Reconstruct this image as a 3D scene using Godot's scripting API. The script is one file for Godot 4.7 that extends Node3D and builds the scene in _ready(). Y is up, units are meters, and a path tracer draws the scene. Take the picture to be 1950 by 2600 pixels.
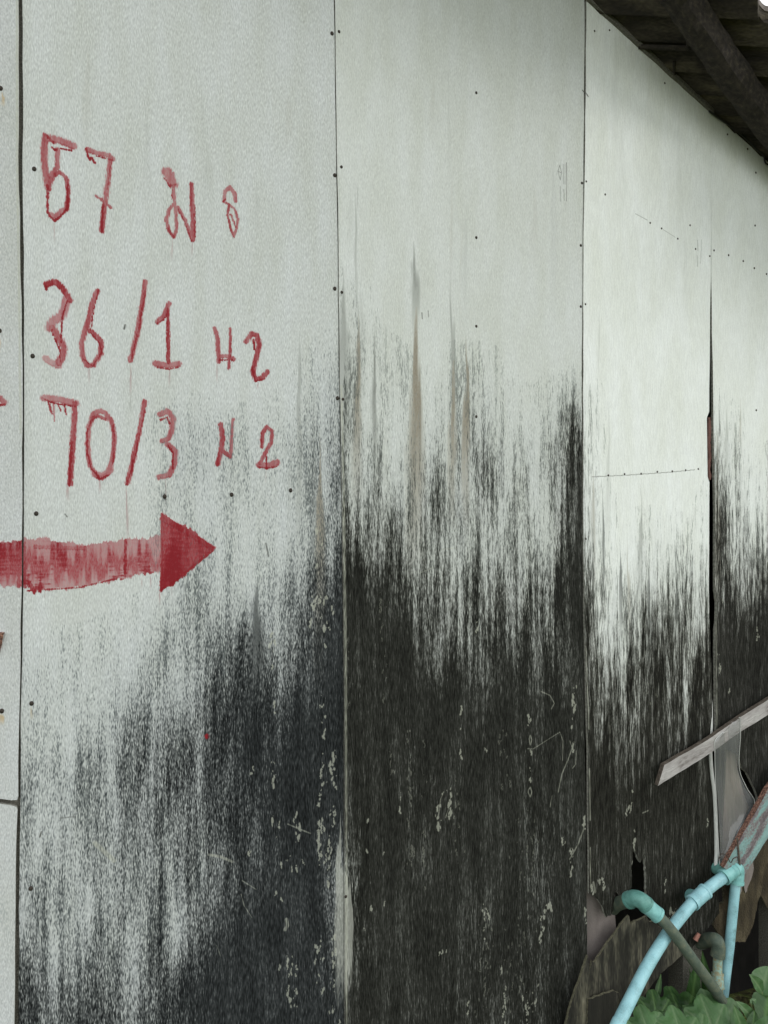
extends Node3D

const STAIN_A = [
	[0, 0, 0, 0, 0, 0, 0, 0, 0, 0, 0, 0, 0, 0, 0, 0],
	[0, 0, 0, 0, 0, 0, 0, 0, 0, 0, 0, 0, 0, 0, 0, 0],
	[0, 0, 0, 0, 0, 0, 0, 0, 0, 0, 0, 0, 0, 0, 0, 0],
	[0, 0, 0, 0, 0, 0, 0, 0, 0, 0, 0, 0, 0, 0, 0, 0],
	[0, 0, 0, 0, 0, 0, 0, 0, 0, 0, 0, 0, 0, 0, 0, 0],
	[0, 0, 0, 0, 0, 0, 0, 0, 0, 0, 0, 0, 0, 0, 0, 0],
	[0, 0, 0, 0, 0, 0, 0, 0, 0, 0, 0, 0, 0, 0, 0, 0],
	[0, 0, 0, 0, 0, 0, 0, 0, 0, 0, 0, 0, 0, 0, 0, 0],
	[0, 0, 0, 0, 0, 0, 0, 0, 0, 0, 0, 0, 0, 0, 0, 0],
	[0, 0, 0, 0, 0, 0, 0, 0, 0, 0, 0, 0, 0, 0, 0, 0],
	[0, 0, 0, 0, 0, 0, 0, 0, 0, 0, 0, 0, 0, 0, 0, 0],
	[0, 0, 0, 0, 0, 0, 0, 0, 0, 0, 0, 0, 0, 0, 0, 0],
	[0, 0, 0, 0, 0, 0, 0, 0, 0, 0, 0, 0, 0, 0, 0, 0],
	[0, 0, 0, 0, 0, 0, 0, 0, 0, 0, 0, 0, 0, 0, 0, 0],
	[0, 0, 0, 0, 0, 0, 0, 0, 0, 0, 0, 0, 0, 0, 0, 0],
	[0, 0, 0, 0, 0, 0, 0, 0, 0, 0, 0, 0, 0, 0, 0, 1],
	[0, 0, 0, 0, 0, 0, 0, 0, 0, 0, 0, 0, 0, 0, 3, 6],
	[0, 0, 0, 0, 0, 0, 0, 0, 0, 0, 0, 0, 1, 3, 9, 16],
	[0, 0, 0, 0, 0, 0, 0, 2, 2, 2, 1, 2, 3, 8, 16, 25],
	[0, 0, 0, 0, 0, 0, 4, 13, 14, 12, 7, 7, 9, 14, 22, 30],
	[0, 0, 0, 0, 0, 0, 5, 15, 15, 13, 8, 8, 9, 14, 24, 36],
	[0, 0, 0, 0, 0, 0, 4, 11, 11, 10, 8, 8, 9, 14, 23, 34],
	[0, 0, 0, 0, 0, 0, 3, 9, 9, 9, 8, 8, 10, 15, 23, 32],
	[0, 0, 0, 0, 0, 0, 5, 15, 15, 13, 8, 8, 11, 20, 29, 37],
	[0, 0, 0, 0, 0, 0, 6, 19, 19, 16, 10, 14, 21, 32, 46, 61],
	[0, 0, 0, 1, 3, 6, 11, 20, 20, 22, 26, 22, 26, 41, 60, 79],
	[7, 6, 6, 6, 10, 13, 16, 20, 23, 30, 42, 32, 32, 50, 70, 90],
	[10, 10, 10, 11, 16, 20, 22, 22, 29, 39, 50, 44, 46, 64, 78, 90],
	[11, 10, 11, 14, 20, 27, 30, 29, 42, 54, 65, 59, 59, 73, 83, 90],
	[13, 12, 15, 22, 28, 34, 38, 37, 50, 63, 74, 71, 72, 82, 87, 90],
	[21, 20, 24, 29, 29, 35, 41, 45, 51, 62, 74, 79, 82, 88, 90, 90],
	[21, 21, 23, 27, 29, 35, 41, 45, 49, 56, 68, 79, 88, 90, 90, 90],
	[21, 21, 24, 28, 29, 34, 38, 39, 46, 56, 68, 75, 82, 88, 90, 90],
	[24, 21, 23, 28, 29, 29, 32, 39, 41, 48, 61, 72, 80, 88, 85, 81],
	[28, 23, 21, 23, 29, 29, 30, 32, 42, 53, 67, 75, 83, 88, 76, 59],
	[34, 25, 25, 29, 29, 29, 29, 29, 49, 65, 80, 84, 88, 89, 71, 48],
	[43, 34, 33, 36, 30, 33, 36, 38, 61, 77, 88, 87, 88, 90, 72, 48],
	[52, 42, 42, 44, 35, 39, 47, 60, 79, 88, 88, 88, 88, 90, 75, 54],
	[52, 44, 45, 48, 40, 45, 55, 67, 82, 89, 88, 88, 88, 90, 80, 65],
	[52, 44, 45, 48, 40, 45, 55, 69, 83, 89, 88, 88, 88, 90, 88, 83],
	[52, 44, 45, 48, 40, 45, 55, 69, 83, 89, 88, 88, 88, 90, 90, 90],
	[52, 44, 45, 48, 40, 45, 55, 69, 83, 89, 88, 88, 88, 90, 90, 90],
	[52, 44, 45, 48, 40, 45, 55, 69, 83, 89, 88, 88, 88, 90, 90, 90],
	[52, 44, 45, 48, 40, 45, 55, 69, 83, 89, 88, 88, 88, 90, 90, 90],
	[52, 44, 45, 48, 40, 45, 55, 69, 83, 89, 88, 88, 88, 90, 90, 90],
	[52, 44, 45, 48, 40, 45, 55, 69, 83, 89, 88, 88, 88, 90, 90, 90],
	[52, 44, 45, 48, 40, 45, 55, 69, 83, 89, 88, 88, 88, 90, 90, 90],
]
const STAIN_B = [
	[0, 0, 0, 0, 0, 0, 0, 0, 0, 0, 0, 0, 0, 0, 0, 0],
	[0, 0, 0, 0, 0, 0, 0, 0, 0, 0, 0, 0, 0, 0, 0, 0],
	[0, 0, 0, 0, 0, 0, 0, 0, 0, 0, 0, 0, 0, 0, 0, 0],
	[0, 0, 0, 0, 0, 0, 0, 0, 0, 0, 0, 0, 0, 0, 0, 0],
	[0, 0, 0, 0, 0, 0, 0, 0, 0, 0, 0, 0, 0, 0, 0, 0],
	[0, 0, 0, 0, 0, 0, 0, 0, 0, 0, 0, 0, 0, 0, 0, 0],
	[0, 0, 0, 0, 0, 0, 0, 0, 0, 0, 0, 0, 0, 0, 0, 0],
	[0, 0, 0, 0, 0, 0, 0, 0, 0, 0, 0, 0, 0, 0, 0, 0],
	[0, 0, 0, 0, 0, 0, 0, 0, 0, 0, 0, 0, 0, 0, 0, 0],
	[0, 0, 0, 0, 0, 0, 0, 0, 0, 0, 0, 0, 0, 0, 0, 0],
	[0, 0, 0, 0, 0, 0, 0, 0, 0, 0, 0, 0, 0, 0, 0, 0],
	[0, 0, 0, 0, 0, 0, 0, 0, 0, 0, 0, 0, 0, 0, 0, 0],
	[0, 0, 0, 0, 0, 0, 0, 0, 0, 0, 0, 0, 0, 0, 0, 0],
	[1, 1, 0, 0, 0, 0, 0, 0, 0, 0, 0, 0, 0, 0, 0, 0],
	[9, 3, 0, 0, 0, 0, 0, 0, 0, 0, 0, 0, 0, 0, 0, 0],
	[13, 7, 2, 0, 0, 0, 0, 0, 0, 0, 0, 0, 0, 0, 0, 0],
	[16, 10, 6, 4, 1, 0, 2, 6, 6, 4, 0, 0, 0, 1, 2, 3],
	[20, 12, 7, 7, 5, 5, 7, 12, 13, 10, 6, 2, 2, 6, 13, 19],
	[24, 15, 10, 10, 10, 10, 13, 18, 18, 15, 11, 6, 8, 15, 28, 37],
	[29, 20, 15, 15, 15, 16, 18, 22, 23, 21, 16, 12, 15, 23, 42, 55],
	[29, 23, 20, 20, 20, 24, 25, 22, 30, 29, 21, 20, 23, 28, 54, 74],
	[32, 28, 25, 25, 25, 30, 30, 26, 30, 28, 22, 22, 23, 25, 57, 81],
	[40, 34, 31, 32, 31, 33, 33, 29, 29, 27, 23, 22, 22, 23, 59, 85],
	[50, 41, 38, 42, 36, 32, 29, 29, 29, 29, 28, 24, 24, 28, 61, 85],
	[79, 71, 64, 58, 44, 40, 37, 33, 37, 38, 38, 32, 34, 42, 68, 88],
	[90, 86, 82, 74, 55, 49, 45, 39, 45, 47, 47, 42, 44, 52, 74, 90],
	[90, 90, 90, 86, 67, 58, 51, 45, 51, 53, 53, 52, 50, 47, 71, 90],
	[90, 90, 90, 88, 79, 67, 60, 57, 55, 58, 65, 61, 57, 54, 74, 90],
	[90, 90, 90, 89, 86, 79, 74, 73, 66, 67, 77, 70, 66, 66, 79, 90],
	[90, 90, 90, 90, 89, 90, 90, 90, 83, 83, 89, 81, 78, 77, 84, 90],
	[90, 90, 90, 89, 85, 88, 90, 90, 88, 88, 90, 85, 83, 85, 88, 90],
	[90, 90, 90, 89, 83, 87, 90, 90, 90, 90, 90, 85, 85, 90, 90, 90],
	[84, 88, 90, 89, 81, 86, 90, 90, 90, 90, 90, 83, 84, 90, 90, 90],
	[71, 84, 90, 89, 81, 86, 90, 90, 90, 90, 90, 83, 82, 85, 88, 90],
	[50, 76, 90, 89, 85, 88, 90, 90, 90, 90, 90, 83, 80, 80, 86, 90],
	[46, 74, 90, 90, 88, 89, 90, 90, 89, 90, 90, 83, 80, 80, 86, 90],
	[48, 75, 90, 90, 90, 90, 90, 90, 84, 85, 90, 83, 80, 80, 86, 90],
	[52, 76, 90, 90, 90, 90, 88, 84, 82, 84, 90, 83, 80, 80, 86, 90],
	[60, 79, 90, 90, 90, 90, 87, 80, 80, 83, 90, 83, 80, 80, 86, 90],
	[81, 86, 90, 90, 90, 90, 87, 80, 80, 82, 86, 82, 80, 80, 86, 90],
	[90, 90, 90, 90, 90, 90, 87, 80, 80, 81, 83, 80, 80, 80, 86, 90],
	[90, 90, 90, 90, 90, 90, 87, 80, 80, 80, 80, 78, 78, 80, 86, 90],
	[90, 90, 90, 90, 90, 90, 87, 80, 80, 80, 80, 77, 77, 80, 86, 90],
	[90, 90, 90, 90, 90, 90, 87, 80, 80, 80, 80, 77, 77, 80, 86, 90],
	[90, 90, 90, 90, 90, 90, 87, 80, 80, 80, 80, 77, 77, 80, 86, 90],
	[90, 90, 90, 90, 90, 90, 87, 80, 80, 80, 80, 77, 77, 80, 86, 90],
	[90, 90, 90, 90, 90, 90, 87, 80, 80, 80, 80, 77, 77, 80, 86, 90],
]
const STAIN_C = [
	[0, 0, 0, 0, 0, 0, 0, 0, 0, 0, 0, 0],
	[0, 0, 0, 0, 0, 0, 0, 0, 0, 0, 0, 0],
	[0, 0, 0, 0, 0, 0, 0, 0, 0, 0, 0, 0],
	[0, 0, 0, 0, 0, 0, 0, 0, 0, 0, 0, 0],
	[0, 0, 0, 0, 0, 0, 0, 0, 0, 0, 0, 0],
	[0, 0, 0, 0, 0, 0, 0, 0, 0, 0, 0, 0],
	[0, 0, 0, 0, 0, 0, 0, 0, 0, 0, 0, 0],
	[0, 0, 0, 0, 0, 0, 0, 0, 0, 0, 0, 0],
	[0, 0, 0, 0, 0, 0, 0, 0, 0, 0, 0, 0],
	[0, 0, 0, 0, 0, 0, 0, 0, 0, 0, 0, 0],
	[0, 0, 0, 0, 0, 0, 0, 0, 0, 0, 0, 0],
	[0, 0, 0, 0, 0, 0, 0, 0, 0, 0, 0, 0],
	[0, 0, 0, 0, 0, 0, 0, 0, 0, 0, 0, 0],
	[0, 0, 0, 0, 0, 0, 0, 0, 0, 0, 0, 0],
	[0, 0, 0, 0, 0, 0, 0, 0, 0, 0, 0, 0],
	[0, 0, 0, 0, 0, 0, 0, 0, 0, 0, 0, 0],
	[0, 0, 0, 0, 0, 0, 0, 0, 0, 0, 0, 0],
	[8, 3, 0, 0, 0, 0, 0, 0, 0, 0, 0, 0],
	[11, 4, 0, 0, 0, 0, 0, 0, 0, 0, 0, 0],
	[14, 4, 0, 0, 0, 0, 0, 0, 0, 0, 0, 0],
	[17, 5, 0, 0, 0, 0, 0, 0, 0, 0, 0, 0],
	[22, 10, 3, 0, 0, 0, 0, 0, 0, 0, 2, 5],
	[27, 14, 5, 0, 2, 3, 3, 2, 2, 2, 4, 8],
	[33, 16, 5, 2, 7, 12, 11, 7, 7, 7, 7, 8],
	[38, 21, 11, 9, 12, 21, 21, 16, 16, 16, 17, 19],
	[44, 26, 18, 18, 18, 30, 32, 27, 26, 26, 28, 34],
	[50, 32, 24, 24, 23, 40, 42, 37, 37, 34, 36, 45],
	[59, 41, 31, 29, 29, 47, 52, 48, 46, 41, 44, 55],
	[69, 52, 39, 35, 34, 52, 59, 57, 52, 50, 54, 66],
	[69, 55, 45, 40, 40, 58, 65, 63, 57, 56, 61, 72],
	[75, 63, 54, 50, 49, 65, 71, 68, 62, 61, 66, 78],
	[86, 72, 66, 65, 64, 74, 76, 73, 66, 68, 74, 82],
	[89, 84, 78, 74, 75, 82, 82, 78, 72, 76, 82, 87],
	[90, 90, 87, 83, 85, 88, 87, 83, 80, 85, 89, 89],
	[90, 90, 89, 88, 89, 90, 89, 87, 86, 88, 90, 90],
	[90, 90, 90, 90, 90, 90, 90, 90, 90, 90, 90, 90],
	[90, 90, 90, 90, 90, 90, 90, 90, 90, 90, 90, 90],
	[90, 90, 90, 90, 90, 90, 90, 90, 90, 90, 90, 90],
	[90, 90, 90, 90, 90, 90, 90, 90, 90, 90, 90, 90],
	[90, 90, 90, 90, 90, 90, 90, 90, 90, 90, 90, 90],
	[90, 90, 90, 90, 90, 90, 90, 90, 90, 90, 90, 90],
	[90, 90, 90, 90, 90, 90, 90, 90, 90, 90, 90, 90],
	[90, 90, 90, 90, 90, 90, 90, 90, 90, 90, 90, 90],
	[90, 90, 90, 90, 90, 90, 90, 90, 90, 90, 90, 90],
	[90, 90, 90, 90, 90, 90, 90, 90, 90, 90, 90, 90],
	[90, 90, 90, 90, 90, 90, 90, 90, 90, 90, 90, 90],
	[90, 90, 90, 90, 90, 90, 90, 90, 90, 90, 90, 90],
]
const STAIN_D = [
	[0, 0, 0, 0, 0, 0, 0, 0, 0, 0],
	[0, 0, 0, 0, 0, 0, 0, 0, 0, 0],
	[0, 0, 0, 0, 0, 0, 0, 0, 0, 0],
	[0, 0, 0, 0, 0, 0, 0, 0, 0, 0],
	[0, 0, 0, 0, 0, 0, 0, 0, 0, 0],
	[0, 0, 0, 0, 0, 0, 0, 0, 0, 0],
	[0, 0, 0, 0, 0, 0, 0, 0, 0, 0],
	[0, 0, 0, 0, 0, 0, 0, 0, 0, 0],
	[0, 0, 0, 0, 0, 0, 0, 0, 0, 0],
	[0, 0, 0, 0, 0, 0, 0, 0, 0, 0],
	[0, 0, 0, 0, 0, 0, 0, 0, 0, 0],
	[0, 0, 0, 0, 0, 0, 0, 0, 0, 0],
	[0, 0, 0, 0, 0, 0, 0, 0, 0, 0],
	[0, 0, 0, 0, 0, 0, 0, 0, 0, 0],
	[0, 0, 0, 0, 0, 0, 0, 0, 0, 0],
	[0, 0, 0, 0, 0, 0, 0, 0, 0, 0],
	[0, 0, 0, 0, 0, 0, 0, 0, 0, 0],
	[4, 1, 0, 0, 0, 0, 0, 0, 0, 0],
	[16, 6, 0, 0, 0, 0, 0, 0, 0, 0],
	[25, 11, 3, 3, 5, 7, 7, 7, 7, 8],
	[30, 15, 8, 8, 13, 16, 16, 16, 16, 16],
	[34, 19, 9, 13, 22, 24, 24, 24, 24, 24],
	[39, 24, 14, 21, 31, 33, 33, 33, 33, 33],
	[44, 28, 24, 34, 41, 42, 41, 41, 41, 41],
	[48, 37, 36, 44, 48, 48, 48, 47, 47, 47],
	[53, 47, 49, 52, 52, 52, 52, 52, 52, 52],
	[75, 69, 67, 68, 67, 67, 66, 65, 65, 64],
	[90, 85, 81, 81, 81, 81, 81, 80, 80, 80],
	[90, 89, 85, 85, 86, 87, 86, 86, 86, 86],
	[90, 90, 88, 87, 89, 90, 90, 90, 90, 90],
	[90, 90, 90, 90, 90, 90, 90, 90, 90, 90],
	[90, 90, 90, 90, 90, 90, 90, 90, 90, 90],
	[90, 90, 90, 90, 90, 90, 90, 90, 90, 90],
	[90, 90, 90, 90, 90, 90, 90, 90, 90, 90],
	[90, 90, 90, 90, 90, 90, 90, 90, 90, 90],
	[90, 90, 90, 90, 90, 90, 90, 90, 90, 90],
	[90, 90, 90, 90, 90, 90, 90, 90, 90, 90],
	[90, 90, 90, 90, 90, 90, 90, 90, 90, 90],
	[90, 90, 90, 90, 90, 90, 90, 90, 90, 90],
	[90, 90, 90, 90, 90, 90, 90, 90, 90, 90],
	[90, 90, 90, 90, 90, 90, 90, 90, 90, 90],
	[90, 90, 90, 90, 90, 90, 90, 90, 90, 90],
	[90, 90, 90, 90, 90, 90, 90, 90, 90, 90],
	[90, 90, 90, 90, 90, 90, 90, 90, 90, 90],
	[90, 90, 90, 90, 90, 90, 90, 90, 90, 90],
	[90, 90, 90, 90, 90, 90, 90, 90, 90, 90],
	[90, 90, 90, 90, 90, 90, 90, 90, 90, 90],
]
const STAIN_L = [
	[0, 0, 0, 0, 0],
	[0, 0, 0, 0, 0],
	[0, 0, 0, 0, 0],
	[0, 0, 0, 0, 0],
	[0, 0, 0, 0, 0],
	[0, 0, 0, 0, 0],
	[0, 0, 6, 6, 3],
	[6, 6, 6, 6, 3],
	[6, 6, 6, 6, 3],
	[6, 6, 5, 5, 3],
	[5, 5, 5, 5, 3],
	[5, 5, 5, 5, 3],
	[5, 5, 5, 5, 3],
	[5, 5, 5, 5, 3],
	[4, 4, 4, 4, 3],
	[4, 4, 4, 4, 3],
	[4, 4, 4, 4, 4],
	[4, 4, 4, 4, 4],
	[3, 3, 3, 3, 4],
	[3, 3, 3, 3, 4],
	[3, 3, 3, 3, 4],
	[3, 3, 3, 3, 4],
	[2, 2, 2, 2, 4],
	[2, 2, 2, 2, 4],
	[2, 2, 2, 2, 4],
	[2, 2, 2, 2, 4],
	[3, 3, 3, 3, 5],
	[3, 3, 3, 3, 5],
	[3, 3, 3, 3, 5],
	[4, 4, 4, 4, 6],
	[4, 4, 4, 4, 6],
	[4, 4, 4, 4, 6],
	[5, 5, 5, 5, 6],
	[5, 5, 5, 5, 7],
	[5, 5, 5, 5, 7],
	[6, 6, 6, 5, 7],
	[6, 6, 6, 6, 8],
	[6, 6, 6, 6, 8],
	[6, 6, 6, 6, 8],
	[6, 6, 6, 6, 8],
	[6, 6, 6, 6, 8],
	[6, 6, 6, 6, 8],
	[6, 6, 6, 6, 8],
	[6, 6, 6, 6, 8],
	[6, 6, 6, 6, 8],
	[6, 6, 6, 6, 8],
	[6, 6, 6, 6, 8],
]
const PAINT_STROKES = [
	[0.0068, 0.55, [0.0388, 2.1852, 0.0375, 2.1455, 0.0414, 2.1103, 0.0441, 2.0906]],
	[0.0025, 0.9, [0.0434, 2.0962, 0.0428, 2.0746, 0.0434, 2.0459]],
	[0.0085, 0.45, [0.0414, 2.1821, 0.0626, 2.1814, 0.0867, 2.1753]],
	[0.003, 0.9, [0.0428, 2.1859, 0.0527, 2.1754]],
	[0.0021, 0.9, [0.0507, 2.1664, 0.0573, 2.1617, 0.0613, 2.1667, 0.084, 2.1661]],
	[0.0051, 0.5, [0.0606, 2.1652, 0.06, 2.1311, 0.048, 2.1149]],
	[0.0047, 0.6, [0.0447, 2.0907, 0.052, 2.1148, 0.0639, 2.1238, 0.0746, 2.1139, 0.078, 2.0869, 0.0753, 2.0575]],
	[0.0026, 0.9, [0.0773, 2.1013, 0.0766, 2.0577, 0.0659, 2.0432, 0.0553, 2.0331, 0.0467, 2.0406, 0.0428, 2.0494]],
	[0.0059, 0.4, [0.048, 2.043, 0.0573, 2.0406, 0.0706, 2.0554]],
	[0.006, 0.45, [0.1111, 2.1721, 0.1268, 2.1688, 0.1475, 2.1678, 0.1552, 2.1632]],
	[0.0026, 0.85, [0.1091, 2.1732, 0.1125, 2.1592, 0.1152, 2.1545]],
	[0.0022, 0.85, [0.1179, 2.1586, 0.1241, 2.1493]],
	[0.0017, 0.85, [0.1268, 2.163, 0.1441, 2.1614, 0.1566, 2.159]],
	[0.0057, 0.6, [0.151, 2.164, 0.1462, 2.1116, 0.1392, 2.0554, 0.1358, 2.0248]],
	[0.0017, 0.9, [0.1538, 2.1607, 0.1455, 2.1041]],
	[0.0026, 0.9, [0.1385, 2.0737, 0.1351, 2.0232]],
	[0.003, 0.5, [0.1261, 2.0888, 0.1399, 2.0798, 0.1517, 2.0711]],
	[0.0116, 0.5, [0.2536, 2.1534, 0.2587, 2.1451, 0.2639, 2.1323]],
	[0.0022, 0.85, [0.2492, 2.1406, 0.258, 2.1268, 0.2697, 2.1316]],
	[0.0045, 0.6, [0.2653, 2.1522, 0.2668, 2.1031]],
	[0.0018, 0.9, [0.2639, 2.1254, 0.2631, 2.1026]],
	[0.004, 0.6, [0.2675, 2.0956, 0.2565, 2.0789, 0.2521, 2.0594, 0.258, 2.039, 0.2668, 2.0303, 0.2719, 2.0469, 0.2697, 2.0732, 0.2675, 2.0979]],
	[0.0031, 0.8, [0.2551, 2.0447, 0.2653, 2.0293]],
	[0.0045, 0.5, [0.2742, 2.0867, 0.2875, 2.0641, 0.3001, 2.0307]],
	[0.0054, 0.6, [0.3001, 2.1362, 0.3016, 2.0813, 0.3024, 2.0294]],
	[0.0018, 0.8, [0.2749, 2.0837, 0.2875, 2.0596, 0.2994, 2.026]],
	[0.0018, 0.8, [0.3054, 2.0972, 0.3061, 2.036]],
	[0.0046, 0.5, [0.3622, 2.1114, 0.3638, 2.1325, 0.3738, 2.1418, 0.3823, 2.1314, 0.3839, 2.116]],
	[0.0023, 0.9, [0.3646, 2.1164, 0.3615, 2.1113]],
	[0.0027, 0.7, [0.3646, 2.1101, 0.3723, 2.1066, 0.3684, 2.0866, 0.3746, 2.0633, 0.3808, 2.0447]],
	[0.0032, 0.5, [0.3723, 2.1066, 0.3823, 2.1002, 0.3893, 2.0809, 0.387, 2.0618, 0.3808, 2.0454]],
	[0.0023, 0.7, [0.3761, 2.0877, 0.3847, 2.0646]],
	[0.0064, 0.65, [0.0421, 1.9151, 0.056, 1.9215, 0.0679, 1.912, 0.0773, 1.897, 0.0813, 1.8901]],
	[0.0025, 0.9, [0.0395, 1.9126, 0.0414, 1.9057]],
	[0.0094, 0.35, [0.076, 1.8925, 0.0679, 1.8614, 0.0533, 1.8493, 0.0467, 1.8365]],
	[0.0021, 0.9, [0.0773, 1.8897, 0.0679, 1.8578, 0.0659, 1.8106]],
	[0.0076, 0.55, [0.0507, 1.8368, 0.0626, 1.8205, 0.0699, 1.8023, 0.0679, 1.7855, 0.0626, 1.7728]],
	[0.0021, 0.8, [0.05, 1.8324, 0.052, 1.8239]],
	[0.0072, 0.3, [0.0401, 1.7799, 0.0494, 1.7734, 0.0613, 1.7684]],
	[0.0021, 0.85, [0.056, 1.8171, 0.0639, 1.796, 0.0646, 1.778]],
	[0.0056, 0.55, [0.1282, 1.9123, 0.12, 1.888, 0.1138, 1.8582, 0.107, 1.8372, 0.1009, 1.8148, 0.1023, 1.7901, 0.1104, 1.7717, 0.122, 1.774, 0.1337, 1.7953, 0.1344, 1.8189, 0.1234, 1.8312, 0.1159, 1.8364]],
	[0.0017, 0.85, [0.1303, 1.914, 0.1207, 1.8735, 0.1166, 1.8328, 0.1316, 1.8157, 0.1358, 1.7977, 0.1207, 1.7709, 0.1043, 1.783]],
	[0.0057, 0.6, [0.2138, 1.9382, 0.2088, 1.8965, 0.2002, 1.8434, 0.1903, 1.7994, 0.1868, 1.7865]],
	[0.0022, 0.9, [0.2145, 1.9233, 0.2017, 1.8451, 0.1889, 1.7904]],
	[0.0054, 0.5, [0.258, 1.9012, 0.25, 1.8808, 0.2362, 1.863]],
	[0.0018, 0.8, [0.2347, 1.8599, 0.247, 1.8685, 0.2558, 1.8844]],
	[0.0045, 0.75, [0.2558, 1.8897, 0.2558, 1.7875]],
	[0.0071, 0.5, [0.2325, 1.7837, 0.2543, 1.7814, 0.2756, 1.7858]],
	[0.0018, 0.8, [0.2362, 1.7764, 0.258, 1.7748, 0.2742, 1.7797]],
	[0.005, 0.5, [0.3439, 1.86, 0.3492, 1.8403, 0.3508, 1.8056, 0.3523, 1.7957]],
	[0.005, 0.45, [0.3523, 1.8058, 0.3669, 1.8076, 0.3808, 1.8023]],
	[0.0037, 0.65, [0.3738, 1.8625, 0.3738, 1.8267, 0.3707, 1.7837]],
	[0.0018, 0.8, [0.3523, 1.7988, 0.3785, 1.8006]],
	[0.006, 0.6, [0.4057, 1.8386, 0.416, 1.8558, 0.427, 1.8536, 0.4318, 1.8351, 0.4262, 1.8071, 0.4191, 1.7799, 0.4254, 1.7661, 0.4373, 1.7684, 0.4485, 1.7817]],
	[0.0023, 0.8, [0.4207, 1.8444, 0.4223, 1.8257]],
	[0.0019, 0.85, [0.4175, 1.7868, 0.4238, 1.7613, 0.4429, 1.7672]],
	[0.0076, 0.4, [0.0375, 1.708, 0.0626, 1.7064, 0.0921, 1.7]],
	[0.0017, 0.8, [0.0349, 1.7079, 0.046, 1.7013, 0.0626, 1.6978, 0.0894, 1.6947]],
	[0.006, 0.65, [0.0901, 1.7006, 0.0874, 1.6453, 0.0833, 1.5871, 0.0813, 1.5522]],
	[0.0026, 0.9, [0.084, 1.6306, 0.08, 1.5507]],
	[0.0025, 0.7, [0.0441, 1.7012, 0.0513, 1.6799]],
	[0.0021, 0.4, [0.0533, 1.7002, 0.0546, 1.6671]],
	[0.0021, 0.8, [0.0719, 1.6953, 0.0753, 1.6796]],
	[0.0017, 0.8, [0.0606, 1.6962, 0.0653, 1.6863]],
	[0.0056, 0.5, [0.1344, 1.6896, 0.1207, 1.6816, 0.1131, 1.6571, 0.1111, 1.6242, 0.1152, 1.5878, 0.1261, 1.5675, 0.1358, 1.5632, 0.1468, 1.5722, 0.1559, 1.6034, 0.1587, 1.6404, 0.1538, 1.6698, 0.1427, 1.6841, 0.1344, 1.6896]],
	[0.0039, 0.7, [0.1193, 1.6742, 0.1303, 1.6798, 0.1413, 1.6737]],
	[0.0022, 0.9, [0.1179, 1.6712, 0.1104, 1.6461, 0.1111, 1.6096, 0.1179, 1.5805, 0.133, 1.5617, 0.1482, 1.5693]],
	[0.0022, 0.7, [0.1566, 1.6625, 0.1594, 1.6257, 0.1552, 1.5923]],
	[0.0069, 0.35, [0.1234, 1.5703, 0.1358, 1.5676, 0.151, 1.5775]],
	[0.0057, 0.6, [0.2124, 1.7097, 0.2038, 1.6569, 0.1931, 1.6043, 0.1818, 1.5557]],
	[0.0022, 0.9, [0.2131, 1.6947, 0.1946, 1.6007, 0.1804, 1.552]],
	[0.0062, 0.5, [0.2412, 1.687, 0.2543, 1.6944, 0.2653, 1.682, 0.2639, 1.6592, 0.2565, 1.6423, 0.2463, 1.6359]],
	[0.0022, 0.85, [0.242, 1.6765, 0.2536, 1.6815, 0.258, 1.6703]],
	[0.0062, 0.5, [0.2536, 1.6301, 0.2697, 1.6184, 0.2675, 1.5911, 0.258, 1.5719, 0.239, 1.5671]],
	[0.0022, 0.9, [0.2551, 1.6271, 0.2653, 1.6138, 0.2639, 1.5834]],
	[0.0059, 0.6, [0.3553, 1.672, 0.3592, 1.6473, 0.3553, 1.6162, 0.35, 1.5944]],
	[0.0046, 0.6, [0.3553, 1.6224, 0.3746, 1.6089]],
	[0.0037, 0.6, [0.3792, 1.6838, 0.3769, 1.6479, 0.3754, 1.6105]],
	[0.0027, 0.8, [0.3523, 1.6161, 0.35, 1.5928]],
	[0.0047, 0.6, [0.4373, 1.631, 0.4381, 1.6579, 0.4477, 1.6709, 0.4581, 1.6618, 0.4557, 1.6387, 0.4429, 1.617, 0.4342, 1.5978]],
	[0.0019, 0.9, [0.4365, 1.6579, 0.4365, 1.6294]],
	[0.0079, 0.5, [0.4318, 1.5946, 0.4493, 1.5926, 0.4678, 1.6002]],
	[0.0019, 0.8, [0.4302, 1.5898, 0.4493, 1.5879, 0.467, 1.5922]],
	[0.0019, 0.9, [0.4461, 1.6107, 0.4461, 1.587]],
	[0.0058, 0.5, [-0.0423, 1.7038, -0.0335, 1.7029, -0.0271, 1.6962]],
	[0.0025, 0.8, [-0.0379, 1.69, -0.0259, 1.692]],
	[0.0062, 0.85, [0.2449, 1.4864, 0.2727, 1.4727, 0.3401, 1.429]],
	[0.0031, 0.9, [0.2449, 1.3528, 0.2653, 1.365, 0.3401, 1.4244]],
	[0.0027, 0.85, [0.2434, 1.494, 0.2441, 1.4245, 0.2427, 1.3491]],
	[0.0039, 0.9, [0.179, 1.4465, 0.1776, 1.3849]],
	[0.0017, 0.9, [0.0101, 1.3575, 0.0962, 1.3603, 0.165, 1.3756]],
	[0.0051, 0.6, [0.0231, 1.4371, 0.1029, 1.4329]],
	[0.0044, 0.7, [0.179, 1.396, 0.1861, 1.4077, 0.1967, 1.412]],
	[0.0034, 0.7, [0.0049, 1.4445, 0.0062, 1.3648]],
	[0.0038, 0.7, [-0.0028, 1.4446, -0.0041, 1.3666]],
	[0.005, 0.9, [0.0133, 1.3717, 0.0218, 1.3557]],
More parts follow.
